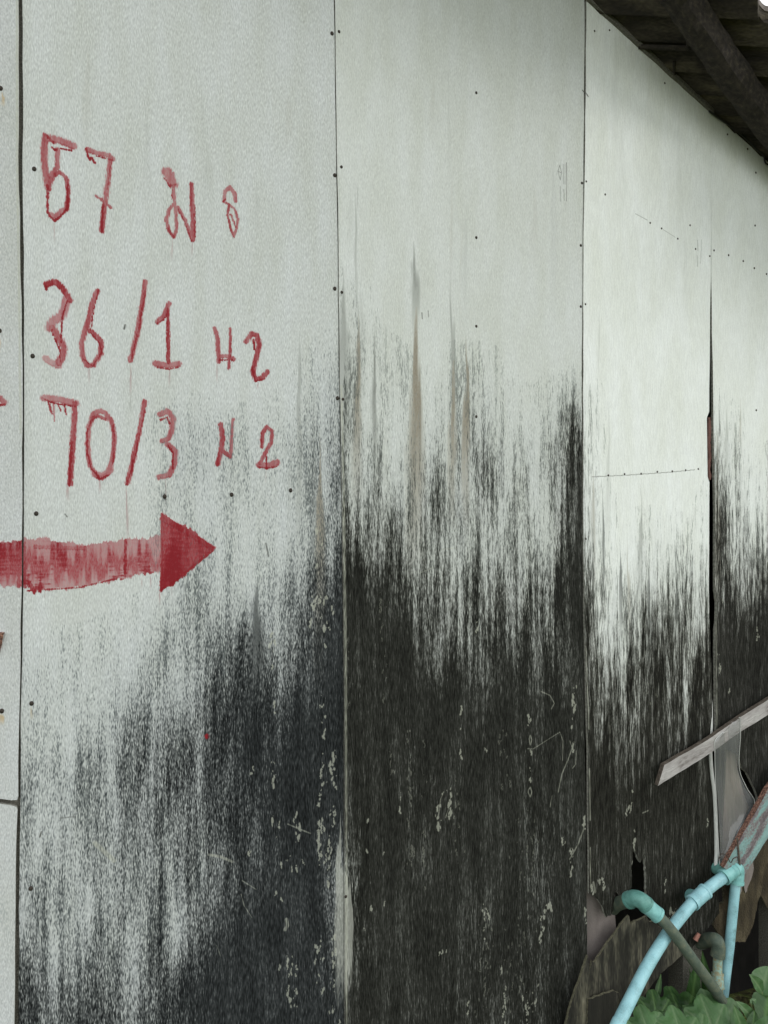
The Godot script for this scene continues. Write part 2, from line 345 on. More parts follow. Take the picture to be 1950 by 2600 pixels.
	[0.0041, 0.9, [0.3279, 1.0636, 0.3287, 1.0597]],
]
const ARROW_SHAFT = [-0.0724, 1.447, -0.0348, 1.4479, -0.0041, 1.4489, 0.0036, 1.4531, 0.0362, 1.4527, 0.0693, 1.4436, 0.1029, 1.4402, 0.165, 1.4467, 0.1861, 1.4494, 0.2427, 1.4532, 0.2427, 1.3846, 0.2002, 1.3805, 0.1861, 1.375, 0.165, 1.3727, 0.1234, 1.3637, 0.0962, 1.361, 0.0428, 1.3556, 0.0231, 1.3521, 0.0133, 1.3631, 0.0049, 1.3677, -0.0041, 1.3673, -0.0284, 1.3632, -0.0348, 1.3676, -0.0724, 1.3675]
const ARROW_HEAD = [0.242, 1.497, 0.258, 1.4886, 0.2949, 1.4695, 0.3439, 1.4274, 0.3099, 1.3988, 0.2742, 1.3647, 0.2543, 1.3578, 0.2427, 1.3491]
const DRIPS = [
	[0.637, 2.1851, 1.8632, 0.005, 0.4, 1],
	[0.6379, 1.9128, 1.5, 0.0107, 0.8, 0],
	[0.6765, 1.8913, 1.5, 0.0067, 0.8, 1],
	[0.7686, 2.0817, 1.8736, 0.0093, 0.7, 1],
	[0.7714, 1.9418, 1.3471, 0.0195, 0.95, 0],
	[0.8558, 2.0362, 1.5432, 0.0069, 0.5, 1],
	[0.8578, 1.8461, 1.4567, 0.0095, 0.85, 0],
	[0.8914, 1.8904, 1.4564, 0.0096, 0.95, 0],
	[0.6085, 2.0004, 1.623, 0.0139, 0.55, 1],
	[0.5575, 1.6622, 1.135, 0.0122, 0.8, 0],
	[0.427, 1.3582, 1.0669, 0.0158, 0.7, 2],
	[0.5143, 1.8695, 1.3393, 0.0056, 0.4, 1],
	[0.5433, 1.7749, 1.3383, 0.0065, 0.35, 1],
	[0.4938, 1.7079, 1.3401, 0.0032, 0.2, 1],
	[1.2263, 1.6025, 1.3136, 0.0056, 0.4, 0],
	[1.2508, 1.5609, 1.2566, 0.0033, 0.5, 2],
	[1.2665, 1.7817, 1.3873, 0.0066, 0.22, 1],
	[1.3246, 1.4478, 1.1772, 0.0052, 0.45, 0],
	[1.3017, 1.4244, 1.1691, 0.0024, 0.5, 2],
	[1.3594, 1.5573, 1.2133, 0.0076, 0.4, 1],
	[1.2374, 1.9949, 1.7801, 0.0037, 0.15, 1],
	[1.6732, 1.7936, 1.6519, 0.004, 0.4, 0],
	[1.3863, 1.3847, 1.0965, 0.0067, 0.45, 2],
	[1.4665, 1.3245, 1.1587, 0.0059, 0.4, 2],
	[1.6304, 1.7813, 1.5502, 0.006, 0.3, 1],
	[1.5983, 1.7198, 1.1004, 0.009, 0.5, 0],
	[0.056, 2.0347, 1.99, 0.0022, 0.4, 3],
	[0.2631, 2.0291, 1.9813, 0.0027, 0.35, 3],
	[0.3016, 2.0278, 1.9934, 0.0027, 0.35, 3],
	[0.1138, 1.7705, 1.7339, 0.0022, 0.3, 3],
	[0.1846, 1.7864, 1.7157, 0.0026, 0.5, 3],
	[0.2565, 1.7762, 1.7384, 0.0019, 0.35, 3],
	[0.35, 1.7955, 1.7514, 0.0019, 0.35, 3],
	[0.4302, 1.7617, 1.7443, 0.0016, 0.4, 3],
	[0.078, 1.5522, 1.5181, 0.0025, 0.35, 3],
	[0.1344, 1.5632, 1.5331, 0.0022, 0.35, 3],
	[0.1797, 1.5557, 1.4257, 0.0026, 0.45, 3],
	[0.2485, 1.568, 1.4924, 0.0023, 0.35, 3],
	[0.4461, 1.587, 1.5554, 0.0016, 0.4, 3],
	[0.2427, 1.3529, 1.319, 0.0023, 0.4, 3],
	[0.1861, 1.7232, 1.6786, 0.0033, 0.3, 1],
	[-0.0329, 2.2504, 2.2222, 0.0042, 0.5, 4],
	[-0.0316, 1.1391, 1.1194, 0.0025, 0.5, 4],
	[-0.0348, 1.8169, 1.7817, 0.0035, 0.3, 4],
	[0.0166, 1.1468, 1.1219, 0.0021, 0.3, 4],
	[0.6034, 0.8773, 0.3529, 0.0205, 0.75, 5],
	[0.6154, 0.7606, 0.3992, 0.0164, 0.7, 5],
	[1.2609, 2.6556, 2.4699, 0.0117, 0.05, 1],
	[0.8568, 2.263, 1.8616, 0.0069, 0.09, 0],
	[0.8905, 2.1804, 1.8476, 0.0044, 0.12, 1],
	[0.8114, 2.4477, 2.2935, 0.0116, 0.09, 0],
	[0.3294, 2.2222, 2.0544, 0.0108, 0.1, 1],
	[0.8492, 2.5114, 2.1512, 0.0043, 0.1, 1],
	[1.384, 2.585, 2.3901, 0.0091, 0.05, 0],
	[1.5304, 2.6001, 2.3682, 0.0039, 0.04, 1],
	[1.3177, 2.1372, 1.9371, 0.0076, 0.03, 1],
	[0.4889, 2.3482, 2.2252, 0.0096, 0.08, 0],
	[1.2654, 2.4069, 2.129, 0.0094, 0.04, 0],
	[1.4774, 2.4995, 2.0765, 0.0093, 0.06, 1],
	[0.6232, 2.1797, 2.0217, 0.0058, 0.08, 1],
	[1.288, 2.6682, 2.2081, 0.0113, 0.07, 1],
	[0.1084, 2.3797, 2.1162, 0.0066, 0.09, 0],
	[1.4629, 2.6469, 2.3507, 0.0112, 0.06, 1],
	[0.3189, 2.3679, 2.1329, 0.0038, 0.11, 1],
	[1.1178, 2.3319, 1.8831, 0.0109, 0.1, 1],
	[0.8798, 2.1684, 1.8416, 0.0035, 0.1, 0],
	[0.4231, 2.1633, 2.0232, 0.0067, 0.11, 1],
	[0.8885, 2.1479, 1.9267, 0.0113, 0.07, 1],
	[0.2167, 2.3013, 2.0277, 0.0097, 0.1, 1],
	[1.0663, 2.2367, 2.0399, 0.0117, 0.09, 0],
	[0.6492, 2.0032, 1.6531, 0.0087, 0.12, 1],
	[1.3074, 2.436, 2.1738, 0.0137, 0.06, 1],
	[1.4946, 2.1989, 1.9254, 0.0123, 0.06, 1],
	[0.1931, 1.3733, 1.3509, 0.0019, 0.4, 3],
	[0.2074, 1.3766, 1.3542, 0.0015, 0.4, 3],
	[0.2253, 1.3798, 1.3498, 0.0015, 0.4, 3],
	[0.0362, 1.353, 1.3423, 0.0018, 0.4, 3],
	[0.2653, 1.3635, 1.337, 0.0019, 0.35, 3],
]
const FLECKS = [
	[0.5517, 1.4757, 1.2408, 0.013, 46, 0.002],
	[0.571, 1.3536, 1.2153, 0.0098, 30, 0.002],
	[0.4573, 1.27, 1.2224, 0.0048, 12, 0.002],
	[0.4573, 1.2224, 1.1828, 0.004, 10, 0.0016],
	[0.5643, 1.1588, 0.842, 0.0073, 60, 0.002],
	[0.4613, 1.119, 1.0952, 0.0032, 5, 0.0024],
	[0.4629, 0.9998, 0.9521, 0.0064, 14, 0.002],
	[0.4654, 0.9121, 0.8088, 0.0111, 14, 0.002],
	[0.5077, 0.8904, 0.8262, 0.008, 26, 0.0024],
	[0.5871, 1.0101, 0.9367, 0.0098, 30, 0.0024],
	[0.5854, 0.8961, 0.8389, 0.0082, 24, 0.0024],
	[0.5575, 0.9241, 0.7538, 0.0073, 60, 0.002],
	[0.5769, 0.8483, 0.718, 0.0114, 50, 0.002],
	[0.4938, 0.8044, 0.7484, 0.0144, 10, 0.0016],
	[0.4718, 0.8078, 0.7044, 0.008, 14, 0.002],
	[0.5143, 0.7931, 0.769, 0.0112, 8, 0.002],
	[0.4995, 0.6033, 0.4912, 0.0208, 60, 0.002],
	[0.5558, 0.6244, 0.5108, 0.0097, 34, 0.002],
	[0.5854, 0.6349, 0.4717, 0.0082, 44, 0.002],
	[0.5727, 0.4746, 0.442, 0.0244, 20, 0.002],
	[0.4136, 0.8327, 0.8091, 0.0039, 5, 0.002],
	[0.3862, 1.0007, 0.9851, 0.0234, 6, 0.0023],
	[0.8779, 1.0829, 0.9396, 0.0026, 16, 0.0022],
	[0.9365, 0.9855, 0.9635, 0.0018, 5, 0.0022],
	[1.0548, 1.0406, 1.0136, 0.0072, 16, 0.0023],
	[1.0538, 0.9551, 0.8786, 0.0027, 12, 0.0018],
	[0.8245, 0.8641, 0.8126, 0.0069, 20, 0.0026],
	[0.8511, 0.8952, 0.826, 0.006, 18, 0.0026],
	[0.8368, 0.897, 0.8884, 0.0086, 4, 0.0022],
	[0.7348, 0.9014, 0.8593, 0.0042, 9, 0.0017],
	[0.6571, 0.8533, 0.845, 0.0025, 2, 0.0021],
	[0.6988, 0.7806, 0.7722, 0.0025, 4, 0.0029],
	[0.6571, 0.7953, 0.787, 0.0017, 2, 0.0025],
	[0.6677, 0.6773, 0.669, 0.0025, 4, 0.0025],
	[0.6997, 0.68, 0.6733, 0.0017, 3, 0.0025],
	[0.6519, 0.647, 0.6139, 0.0025, 6, 0.0017],
	[0.8368, 0.5524, 0.5395, 0.0103, 12, 0.0022],
	[1.1019, 0.5998, 0.5816, 0.0091, 20, 0.0027],
	[1.083, 0.5851, 0.5398, 0.0082, 24, 0.0023],
	[0.9384, 0.6378, 0.5498, 0.0106, 40, 0.0018],
	[0.9783, 0.4799, 0.4711, 0.0044, 8, 0.0022],
	[0.9884, 0.4334, 0.3445, 0.0071, 30, 0.0018],
	[1.0497, 0.4201, 0.3302, 0.027, 60, 0.0018],
	[1.1715, 1.0944, 1.0391, 0.0083, 22, 0.0023],
	[1.1682, 1.0394, 0.9472, 0.0046, 16, 0.0018],
	[1.201, 0.8046, 0.749, 0.0037, 16, 0.0023],
	[1.1661, 0.7172, 0.6712, 0.0083, 20, 0.0023],
	[1.2042, 0.5722, 0.5258, 0.0046, 16, 0.0023],
	[1.1445, 0.7481, 0.7206, 0.0055, 8, 0.0023],
	[0.8992, 0.4178, 0.3916, 0.007, 10, 0.0017],
	[1.3338, 0.8437, 0.7771, 0.0057, 24, 0.0019],
	[1.3419, 0.7379, 0.6617, 0.0048, 20, 0.0024],
	[1.3373, 0.6624, 0.5768, 0.0048, 20, 0.0019],
	[1.243, 0.6681, 0.6213, 0.0075, 20, 0.0019],
	[1.2208, 0.6344, 0.5972, 0.0037, 14, 0.0023],
	[1.4339, 0.6083, 0.5599, 0.0029, 12, 0.0019],
	[1.5629, 0.7358, 0.711, 0.004, 8, 0.002],
	[1.6137, 1.3197, 1.2696, 0.02, 6, 0.002],
	[1.7314, 1.2136, 1.1727, 0.0082, 12, 0.002],
	[1.3805, 1.1162, 1.0202, 0.0288, 20, 0.0014],
	[1.6394, 1.0522, 1.0452, 0.004, 5, 0.0025],
	[1.6009, 1.1502, 1.1103, 0.008, 14, 0.002],
	[1.452, 0.5275, 0.4886, 0.0136, 40, 0.0024],
	[0.9187, 1.2722, 1.1495, 0.0088, 10, 0.0018],
	[0.6154, 1.2864, 1.0892, 0.0099, 60, 0.0012],
	[0.6943, 1.3328, 1.0821, 0.0117, 70, 0.0013],
	[0.7576, 1.034, 0.7375, 0.0085, 120, 0.0013],
	[0.7899, 1.0308, 0.6896, 0.0051, 60, 0.0013],
	[0.7122, 1.0386, 0.9127, 0.0067, 30, 0.0013],
	[0.8702, 0.9101, 0.7192, 0.0104, 60, 0.0013],
	[0.9884, 1.0111, 0.8334, 0.0267, 60, 0.0013],
	[1.0445, 0.8258, 0.5112, 0.036, 160, 0.0013],
	[0.9384, 0.6202, 0.3562, 0.0264, 140, 0.0013],
	[1.0086, 0.5629, 0.3398, 0.0357, 120, 0.0013],
]
const SCRATCHES_AND_LIT_EDGES = [  # leading rows: board edges catching light, painted as chipped pale cement
	[0.0025, [0.6034, 1.7622, 0.6094, 1.5, 0.6137, 1.1715, 0.6145, 0.8018, 0.6145, 0.4322]],
	[0.0025, [0.6076, 1.5, 0.6119, 1.1716, 0.6137, 0.843]],
	[0.0019, [1.2031, 1.1846, 1.2075, 1.0822, 1.212, 0.989]],
	[0.0023, [1.2131, 0.8959, 1.2153, 0.7748]],
	[0.0019, [1.2153, 0.7097, 1.2164, 0.6165]],
	[0.002, [1.5945, 1.2505, 1.5958, 1.1006, 1.5983, 0.9107]],
	[0.0025, [-0.0067, 2.4221, -0.0067, 2.1384, -0.0028, 1.855, -0.0009, 1.6421]],
	[0.0037, [1.2241, 0.6264, 1.2297, 0.6031]],
	[0.0013, [1.0476, 0.9603, 1.0621, 0.9578, 1.0966, 0.9732, 1.1338, 0.9894, 1.1423, 0.9684, 1.1413, 0.9227]],
	[0.0018, [1.1726, 0.9606, 1.1553, 0.9211, 1.1391, 0.8908, 1.1295, 0.8509]],
	[0.0014, [1.1791, 0.9414, 1.1769, 0.9094, 1.1682, 0.9012]],
	[0.0014, [1.083, 1.0878, 1.1072, 1.0767, 1.1189, 1.0575, 1.1104, 1.0446]],
	[0.0014, [1.1125, 0.8439, 1.1072, 0.8191]],
	[0.0018, [1.0497, 0.8656, 1.0548, 0.8712, 1.059, 0.8599, 1.0548, 0.8496, 1.0497, 0.8593, 1.0497, 0.8656]],
	[0.0018, [1.0517, 0.9824, 1.0548, 0.9901, 1.059, 0.9789, 1.0548, 0.9685, 1.0517, 0.9824]],
	[0.0016, [0.4897, 0.8673, 0.5143, 0.8534, 0.5375, 0.8411]],
	[0.0012, [0.3979, 0.7678, 0.4254, 0.7458]],
	[0.0008, [0.3956, 0.7416, 0.4018, 0.717, 0.4175, 0.6906]],
	[0.0031, [0.3325, 0.8297, 0.3553, 0.8222, 0.3785, 0.8084]],
	[0.0051, [0.1234, 0.8845, 0.158, 0.846]],
	[0.0008, [0.3477, 0.6495, 0.3553, 0.6262]],
	[0.0009, [0.7806, 1.368, 0.8132, 1.38]],
	[0.0009, [0.8321, 1.4182, 0.8702, 1.4211]],
	[0.0023, [1.2031, 0.7858, 1.1988, 0.7539, 1.1824, 0.7194, 1.1607, 0.6905]],
	[0.0013, [0.8245, 0.8384, 0.8292, 0.8721, 0.8368, 0.8884]],
	[0.0013, [0.8558, 0.8859, 0.8511, 0.8563, 0.8416, 0.8317]],
	[0.0048, [0.4872, 0.6737, 0.4897, 0.6612, 0.4848, 0.6542]],
	[0.0019, [1.3664, 0.7707, 1.3828, 0.7742]],
	[0.0014, [1.2711, 0.9925, 1.2711, 0.9737]],
	[0.0049, [1.4399, 0.8868, 1.4762, 0.8944, 1.4946, 0.8776]],
	[0.0014, [1.1607, 0.9665, 1.1682, 0.9472]],
]
const DARK_MARKS = [
	[0.0023, 0.6, [0.2492, 1.534, 0.2507, 1.5242]],
	[0.0019, 0.6, [0.1755, 1.8451, 0.1776, 1.8527]],
	[0.0014, 0.6, [0.0726, 1.4964, 0.076, 1.4913]],
	[0.002, 0.5, [0.4453, 1.4367, 0.4509, 1.4113]],
	[0.0014, 0.8, [1.1955, 2.491, 1.2042, 2.4834, 1.2097, 2.4771]],
	[0.0009, 0.55, [1.2208, 1.5828, 1.3338, 1.5894, 1.452, 1.5982, 1.5254, 1.6055]],
	[0.001, 0.35, [1.3454, 2.2197, 1.3805, 2.2091]],
	[0.0007, 0.3, [1.4279, 2.1922, 1.4641, 2.1784]],
	[0.0009, 0.45, [1.1338, 2.3053, 1.1284, 2.2898, 1.1381, 2.2876, 1.1338, 2.3053]],
	[0.0009, 0.45, [1.1284, 2.2898, 1.1348, 2.2706, 1.1381, 2.2876]],
	[0.0009, 0.4, [1.1434, 2.3086, 1.1434, 2.2628]],
	[0.0009, 0.3, [1.1477, 2.3093, 1.1477, 2.2616]],
	[0.0009, 0.5, [1.152, 2.3137, 1.152, 2.2237]],
	[0.0014, 0.25, [1.1348, 2.2551, 1.1359, 2.2214]],
	[0.0014, 0.35, [1.1445, 2.2501, 1.1456, 2.2246]],
	[0.0015, 0.25, [1.5341, 2.1793, 1.5354, 2.1537]],
	[0.001, 0.25, [1.5466, 2.1828, 1.5441, 2.1231]],
	[0.0015, 0.2, [1.5329, 2.1416, 1.5341, 2.1141]],
	[0.0015, 0.5, [0.1166, 0.7356, 0.1186, 0.7498]],
	[0.0018, 0.6, [0.0303, 0.9093, 0.0329, 0.9183]],
	[0.0018, 0.3, [0.0639, 0.939, 0.0894, 0.9376]],
	[0.0017, 0.5, [0.7852, 1.9303, 0.7862, 1.9176]],
	[0.0013, 0.4, [0.8001, 1.936, 0.8011, 1.9224]],
]
const NAILS_A = [0.0211, 2.1222, 0.0185, 1.7827, 0.0244, 1.4971, 0.0166, 1.1532, 0.0153, 0.8181, 0.5837, 2.4912, 0.5897, 2.1984, 0.5897, 1.9632, 0.5956, 1.7364, 0.2492, 1.5295, 0.3769, 1.5343, 0.4962, 1.544]
const NAILS_B = [0.5982, 2.4968, 0.6034, 2.2169, 0.6042, 1.9565, 0.6068, 1.7345, 0.9168, 2.4311, 0.9168, 2.1096, 0.9168, 1.9126, 0.9168, 1.712, 1.1944, 2.2723, 1.1911, 2.1256, 1.1911, 1.9821, 0.6128, 0.6995]
const NAILS_C = [1.2042, 2.2765, 1.202, 1.9878, 1.2576, 2.2537, 1.2274, 2.6351, 1.2699, 2.6463, 1.3887, 2.2035, 1.4231, 2.1945, 1.4726, 2.1755, 1.5106, 2.2137, 1.5279, 2.1568, 1.4327, 2.5523, 1.2665, 1.5873, 1.3131, 1.591, 1.3617, 1.5927, 1.41, 1.5984, 1.4556, 1.6002, 1.497, 1.6039, 1.5366, 1.6077, 1.573, 2.1443, 1.2031, 1.4369]
const NAILS_D = [1.6355, 2.1546, 1.6837, 2.1451, 1.7208, 2.131, 1.7623, 2.1202, 1.7234, 2.2416, 1.7274, 1.7637, 1.5882, 2.161, 1.6982, 2.4355, 1.6317, 2.4617, 1.7261, 2.3789]
const NAILS_L = [-0.0335, 2.2559, -0.0354, 1.8232, -0.0316, 1.1448]
const BOARD_L = [-0.6, 2.78, -0.0046, 2.78, -0.0046, 2.4227, -0.004, 2.3659, -0.0043, 2.3091, -0.0039, 2.2523, -0.0039, 2.1956, -0.0049, 2.1388, -0.0042, 2.0856, -0.0019, 2.0325, -0.0021, 1.9793, -0.0014, 1.9262, 0.0008, 1.873, 0.0007, 1.8197, 0.0021, 1.7665, 0.0023, 1.7133, 0.0023, 1.6625, 0.0011, 1.6117, 0.0017, 1.561, 0.0019, 1.5102, 0.001, 1.4594, 0.0011, 1.4087, 0.0007, 1.3579, -0.0014, 1.2958, -0.0011, 1.2337, -0.0023, 1.1717, -0.0038, 1.1096, -0.005, 1.0493, -0.0048, 0.9891, -0.0067, 0.9829, -0.0157, 0.9834, -0.0348, 0.9887, -0.6, 0.9916]
const BOARD_L_LOW = [-0.6, 0.9803, -0.0348, 0.9803, -0.0157, 0.9749, -0.008, 0.971, -0.006, 0.9666, -0.008, 0.9143, -0.0089, 0.8621, -0.0092, 0.7913, -0.0102, 0.7206, -0.0101, 0.6498, -0.0112, 0.579, -0.0112, 0.045, -0.6, 0.045]
const BOARD_A = [0.0015, 2.78, 0.5876, 2.78, 0.5876, 2.5616, 0.5891, 2.5005, 0.5901, 2.4394, 0.5902, 2.3783, 0.5916, 2.3172, 0.5924, 2.256, 0.5932, 2.1949, 0.5944, 2.1337, 0.5959, 2.0726, 0.5966, 2.0113, 0.5966, 1.95, 0.5977, 1.8887, 0.5978, 1.8274, 0.5994, 1.7728, 0.6001, 1.7182, 0.6015, 1.6637, 0.6026, 1.6091, 0.6032, 1.5546, 0.6046, 1.5, 0.6048, 1.4453, 0.6053, 1.3906, 0.6064, 1.3359, 0.6067, 1.2813, 0.6075, 1.2266, 0.6084, 1.1719, 0.6087, 1.1191, 0.6083, 1.0664, 0.6083, 1.0136, 0.609, 0.9609, 0.6087, 0.9082, 0.6092, 0.8554, 0.6092, 0.8027, 0.6089, 0.7499, 0.609, 0.6972, 0.6091, 0.6444, 0.6093, 0.5917, 0.6093, 0.5389, 0.6093, 0.4862, 0.6094, 0.4334, 0.6094, 0.045, -0.0048, 0.045, -0.0048, 0.5775, -0.0049, 0.6281, -0.0041, 0.6788, -0.0033, 0.7294, -0.0042, 0.7801, -0.003, 0.8307, -0.003, 0.8814, -0.0021, 0.932, -0.0013, 1.0029, -0.0009, 1.0739, -0.0014, 1.1307, 0.0003, 1.1875, 0.0017, 1.2442, 0.0022, 1.301, 0.0031, 1.3578, 0.0032, 1.4147, 0.0041, 1.4716, 0.004, 1.5285, 0.0045, 1.5854, 0.0046, 1.6423, 0.0045, 1.6956, 0.0046, 1.749, 0.0041, 1.8023, 0.0045, 1.8556, 0.0038, 1.9125, 0.0043, 1.9693, 0.0026, 2.0261, 0.0021, 2.083, 0.0016, 2.1398, 0.0029, 2.1967, 0.0029, 2.2535, 0.0018, 2.3103, 0.0024, 2.3672, 0.0015, 2.424]
const BOARD_B = [0.5894, 2.78, 1.0641, 2.78, 1.2013, 2.7084, 1.2017, 2.6424, 1.2015, 2.5886, 1.2004, 2.5347, 1.1998, 2.4808, 1.2003, 2.427, 1.1989, 2.3764, 1.1984, 2.3258, 1.1983, 2.2752, 1.1982, 2.2246, 1.1967, 2.174, 1.1966, 2.1234, 1.1961, 2.0728, 1.1964, 2.0222, 1.1953, 1.9716, 1.1954, 1.921, 1.1938, 1.8704, 1.194, 1.8175, 1.1943, 1.7646, 1.1945, 1.7117, 1.1937, 1.6587, 1.1932, 1.6058, 1.1928, 1.5529, 1.1933, 1.5, 1.1936, 1.447, 1.1953, 1.3941, 1.1962, 1.3411, 1.1959, 1.2882, 1.1968, 1.2352, 1.1985, 1.1822, 1.199, 1.1293, 1.2003, 1.0751, 1.2007, 1.0209, 1.2015, 0.9667, 1.2028, 0.9124, 1.2047, 0.8582, 1.205, 0.804, 1.2057, 0.7459, 1.2063, 0.6878, 1.2069, 0.6297, 1.2074, 0.5716, 1.2091, 0.5157, 1.2088, 0.4598, 1.2094, 0.4039, 1.2118, 0.348, 1.212, 0.2921, 1.212, 0.045, 0.6102, 0.045, 0.6102, 0.4332, 0.6105, 0.486, 0.61, 0.5387, 0.6098, 0.5915, 0.6101, 0.6443, 0.6098, 0.697, 0.6097, 0.7498, 0.6097, 0.8025, 0.6096, 0.8553, 0.6099, 0.908, 0.6097, 0.9608, 0.6094, 1.0135, 0.6102, 1.0663, 0.6098, 1.1191, 0.609, 1.1718, 0.6082, 1.2265, 0.6084, 1.2812, 0.6076, 1.3359, 0.6065, 1.3906, 0.6062, 1.4453, 0.6052, 1.5, 0.6044, 1.5546, 0.6028, 1.6092, 0.6025, 1.6637, 0.6015, 1.7183, 0.5999, 1.7729, 0.5996, 1.8275, 0.5988, 1.8888, 0.5976, 1.9501, 0.5976, 2.0114, 0.597, 2.0727, 0.5964, 2.1339, 0.5946, 2.1951, 0.5934, 2.2563, 0.5929, 2.3174, 0.5917, 2.3785, 0.591, 2.4396, 0.5906, 2.5007, 0.5894, 2.5619]
const BOARD_C = [1.2049, 2.7066, 1.5777, 2.512, 1.578, 2.3161, 1.5775, 2.2613, 1.5771, 2.2065, 1.5768, 2.1518, 1.5768, 2.097, 1.5743, 2.0222, 1.5735, 1.9474, 1.5732, 1.8828, 1.5715, 1.8181, 1.5712, 1.7535, 1.5636, 1.7363, 1.5648, 1.6628, 1.566, 1.5894, 1.5721, 1.5746, 1.5714, 1.5199, 1.5711, 1.4652, 1.571, 1.4106, 1.5704, 1.3559, 1.5701, 1.3012, 1.5723, 1.2265, 1.576, 1.1518, 1.5788, 1.0969, 1.5811, 1.0419, 1.5797, 0.9525, 1.5814, 0.9025, 1.5833, 0.8525, 1.5848, 0.8026, 1.5864, 0.7524, 1.5899, 0.7022, 1.592, 0.6519, 1.5941, 0.6016, 1.6007, 0.5406, 1.6038, 0.4832, 1.6034, 0.4832, 1.597, 0.479, 1.5925, 0.4749, 1.5876, 0.4707, 1.5834, 0.4666, 1.5791, 0.4624, 1.5728, 0.4583, 1.5685, 0.4541, 1.5623, 0.45, 1.5592, 0.4458, 1.5534, 0.4417, 1.5471, 0.4376, 1.5424, 0.4335, 1.5381, 0.4294, 1.532, 0.4252, 1.5272, 0.4211, 1.5215, 0.4173, 1.5174, 0.4135, 1.5111, 0.4097, 1.5057, 0.4059, 1.5013, 0.4021, 1.4953, 0.3983, 1.4892, 0.403, 1.4851, 0.4076, 1.4829, 0.4123, 1.4779, 0.4169, 1.4732, 0.4216, 1.469, 0.4262, 1.4652, 0.4309, 1.4612, 0.4356, 1.4568, 0.4402, 1.451, 0.4449, 1.4486, 0.4497, 1.4437, 0.4545, 1.4413, 0.4593, 1.4359, 0.4641, 1.4308, 0.469, 1.4277, 0.4738, 1.4219, 0.4772, 1.4165, 0.4807, 1.4109, 0.4842, 1.4054, 0.4877, 1.4009, 0.4911, 1.3949, 0.4946, 1.3898, 0.5002, 1.3855, 0.5057, 1.3815, 0.5113, 1.379, 0.5169, 1.3781, 0.5235, 1.3773, 0.5301, 1.3764, 0.5367, 1.3787, 0.5434, 1.3781, 0.55, 1.3761, 0.5566, 1.3777, 0.5632, 1.377, 0.5698, 1.3775, 0.5766, 1.3752, 0.5833, 1.3771, 0.5901, 1.3762, 0.5968, 1.377, 0.6036, 1.3765, 0.6103, 1.3758, 0.6171, 1.376, 0.6238, 1.3738, 0.6306, 1.3755, 0.6373, 1.373, 0.6448, 1.3731, 0.6523, 1.3748, 0.6598, 1.3723, 0.6672, 1.3682, 0.6621, 1.3639, 0.657, 1.359, 0.6515, 1.3543, 0.6577, 1.351, 0.6639, 1.3492, 0.6711, 1.3443, 0.6783, 1.3421, 0.6836, 1.3391, 0.6889, 1.3384, 0.6823, 1.3381, 0.6758, 1.3378, 0.6692, 1.3366, 0.6626, 1.3363, 0.6548, 1.3336, 0.647, 1.3337, 0.6392, 1.3332, 0.6325, 1.3347, 0.6259, 1.335, 0.6192, 1.3335, 0.6126, 1.3351, 0.6059, 1.3337, 0.5991, 1.3313, 0.5924, 1.3302, 0.5856, 1.3251, 0.5796, 1.3229, 0.5737, 1.3167, 0.5776, 1.3101, 0.5814, 1.3016, 0.5802, 1.2954, 0.5861, 1.2901, 0.5963, 1.2852, 0.5879, 1.284, 0.58, 1.2831, 0.5721, 1.2799, 0.5623, 1.2799, 0.5553, 1.2798, 0.5484, 1.2752, 0.5434, 1.273, 0.5383, 1.2657, 0.5405, 1.2606, 0.5367, 1.2572, 0.5442, 1.2541, 0.5518, 1.2524, 0.5572, 1.2507, 0.5627, 1.2476, 0.5682, 1.2431, 0.5734, 1.2403, 0.5787, 1.2366, 0.584, 1.2315, 0.5884, 1.2266, 0.5928, 1.2212, 0.5972, 1.212, 0.6024, 1.2115, 0.6539, 1.2119, 0.7054, 1.2104, 0.7568, 1.2098, 0.8188, 1.2096, 0.8808, 1.2094, 0.9429, 1.2063, 1.0127, 1.2043, 1.0825, 1.2026, 1.1522, 1.2, 1.2219, 1.1988, 1.2775, 1.1989, 1.3331, 1.1966, 1.3888, 1.1966, 1.4444, 1.1962, 1.5, 1.1963, 1.5556, 1.1965, 1.6112, 1.1961, 1.6667, 1.1966, 1.7223, 1.1952, 1.7779, 1.1967, 1.8308, 1.1959, 1.8838, 1.1966, 1.9367, 1.1959, 1.9897, 1.1963, 2.0426, 1.1967, 2.0956, 1.1967, 2.1485, 1.1981, 2.2043, 1.1994, 2.2601, 1.2007, 2.3158, 1.2015, 2.3716, 1.2015, 2.4274, 1.2033, 2.4794, 1.2037, 2.5314, 1.2032, 2.5835, 1.2047, 2.6355]
const BOARD_D = [1.5783, 2.512, 2.2, 2.1876, 2.2, 0.7, 1.8196, 0.6378, 1.7718, 0.681, 1.7502, 0.7016, 1.7435, 0.7415, 1.7395, 0.7707, 1.7341, 0.7366, 1.7328, 0.7593, 1.7234, 0.7819, 1.7115, 0.8018, 1.6969, 0.827, 1.6785, 0.8413, 1.668, 0.878, 1.6394, 0.8912, 1.5958, 0.9009, 1.5942, 0.951, 1.5932, 1.026, 1.5925, 1.1009, 1.5923, 1.2007, 1.5957, 1.2204, 1.5975, 1.2703, 1.5922, 1.3005, 1.5919, 1.367, 1.592, 1.4335, 1.5924, 1.5, 1.5907, 1.5665, 1.5885, 1.6329, 1.587, 1.6994, 1.5856, 1.799, 1.5843, 1.8736, 1.5814, 1.9482, 1.5809, 2.0227, 1.5791, 2.0973, 1.5791, 2.152, 1.5789, 2.2068, 1.5791, 2.2615, 1.5793, 2.3163]
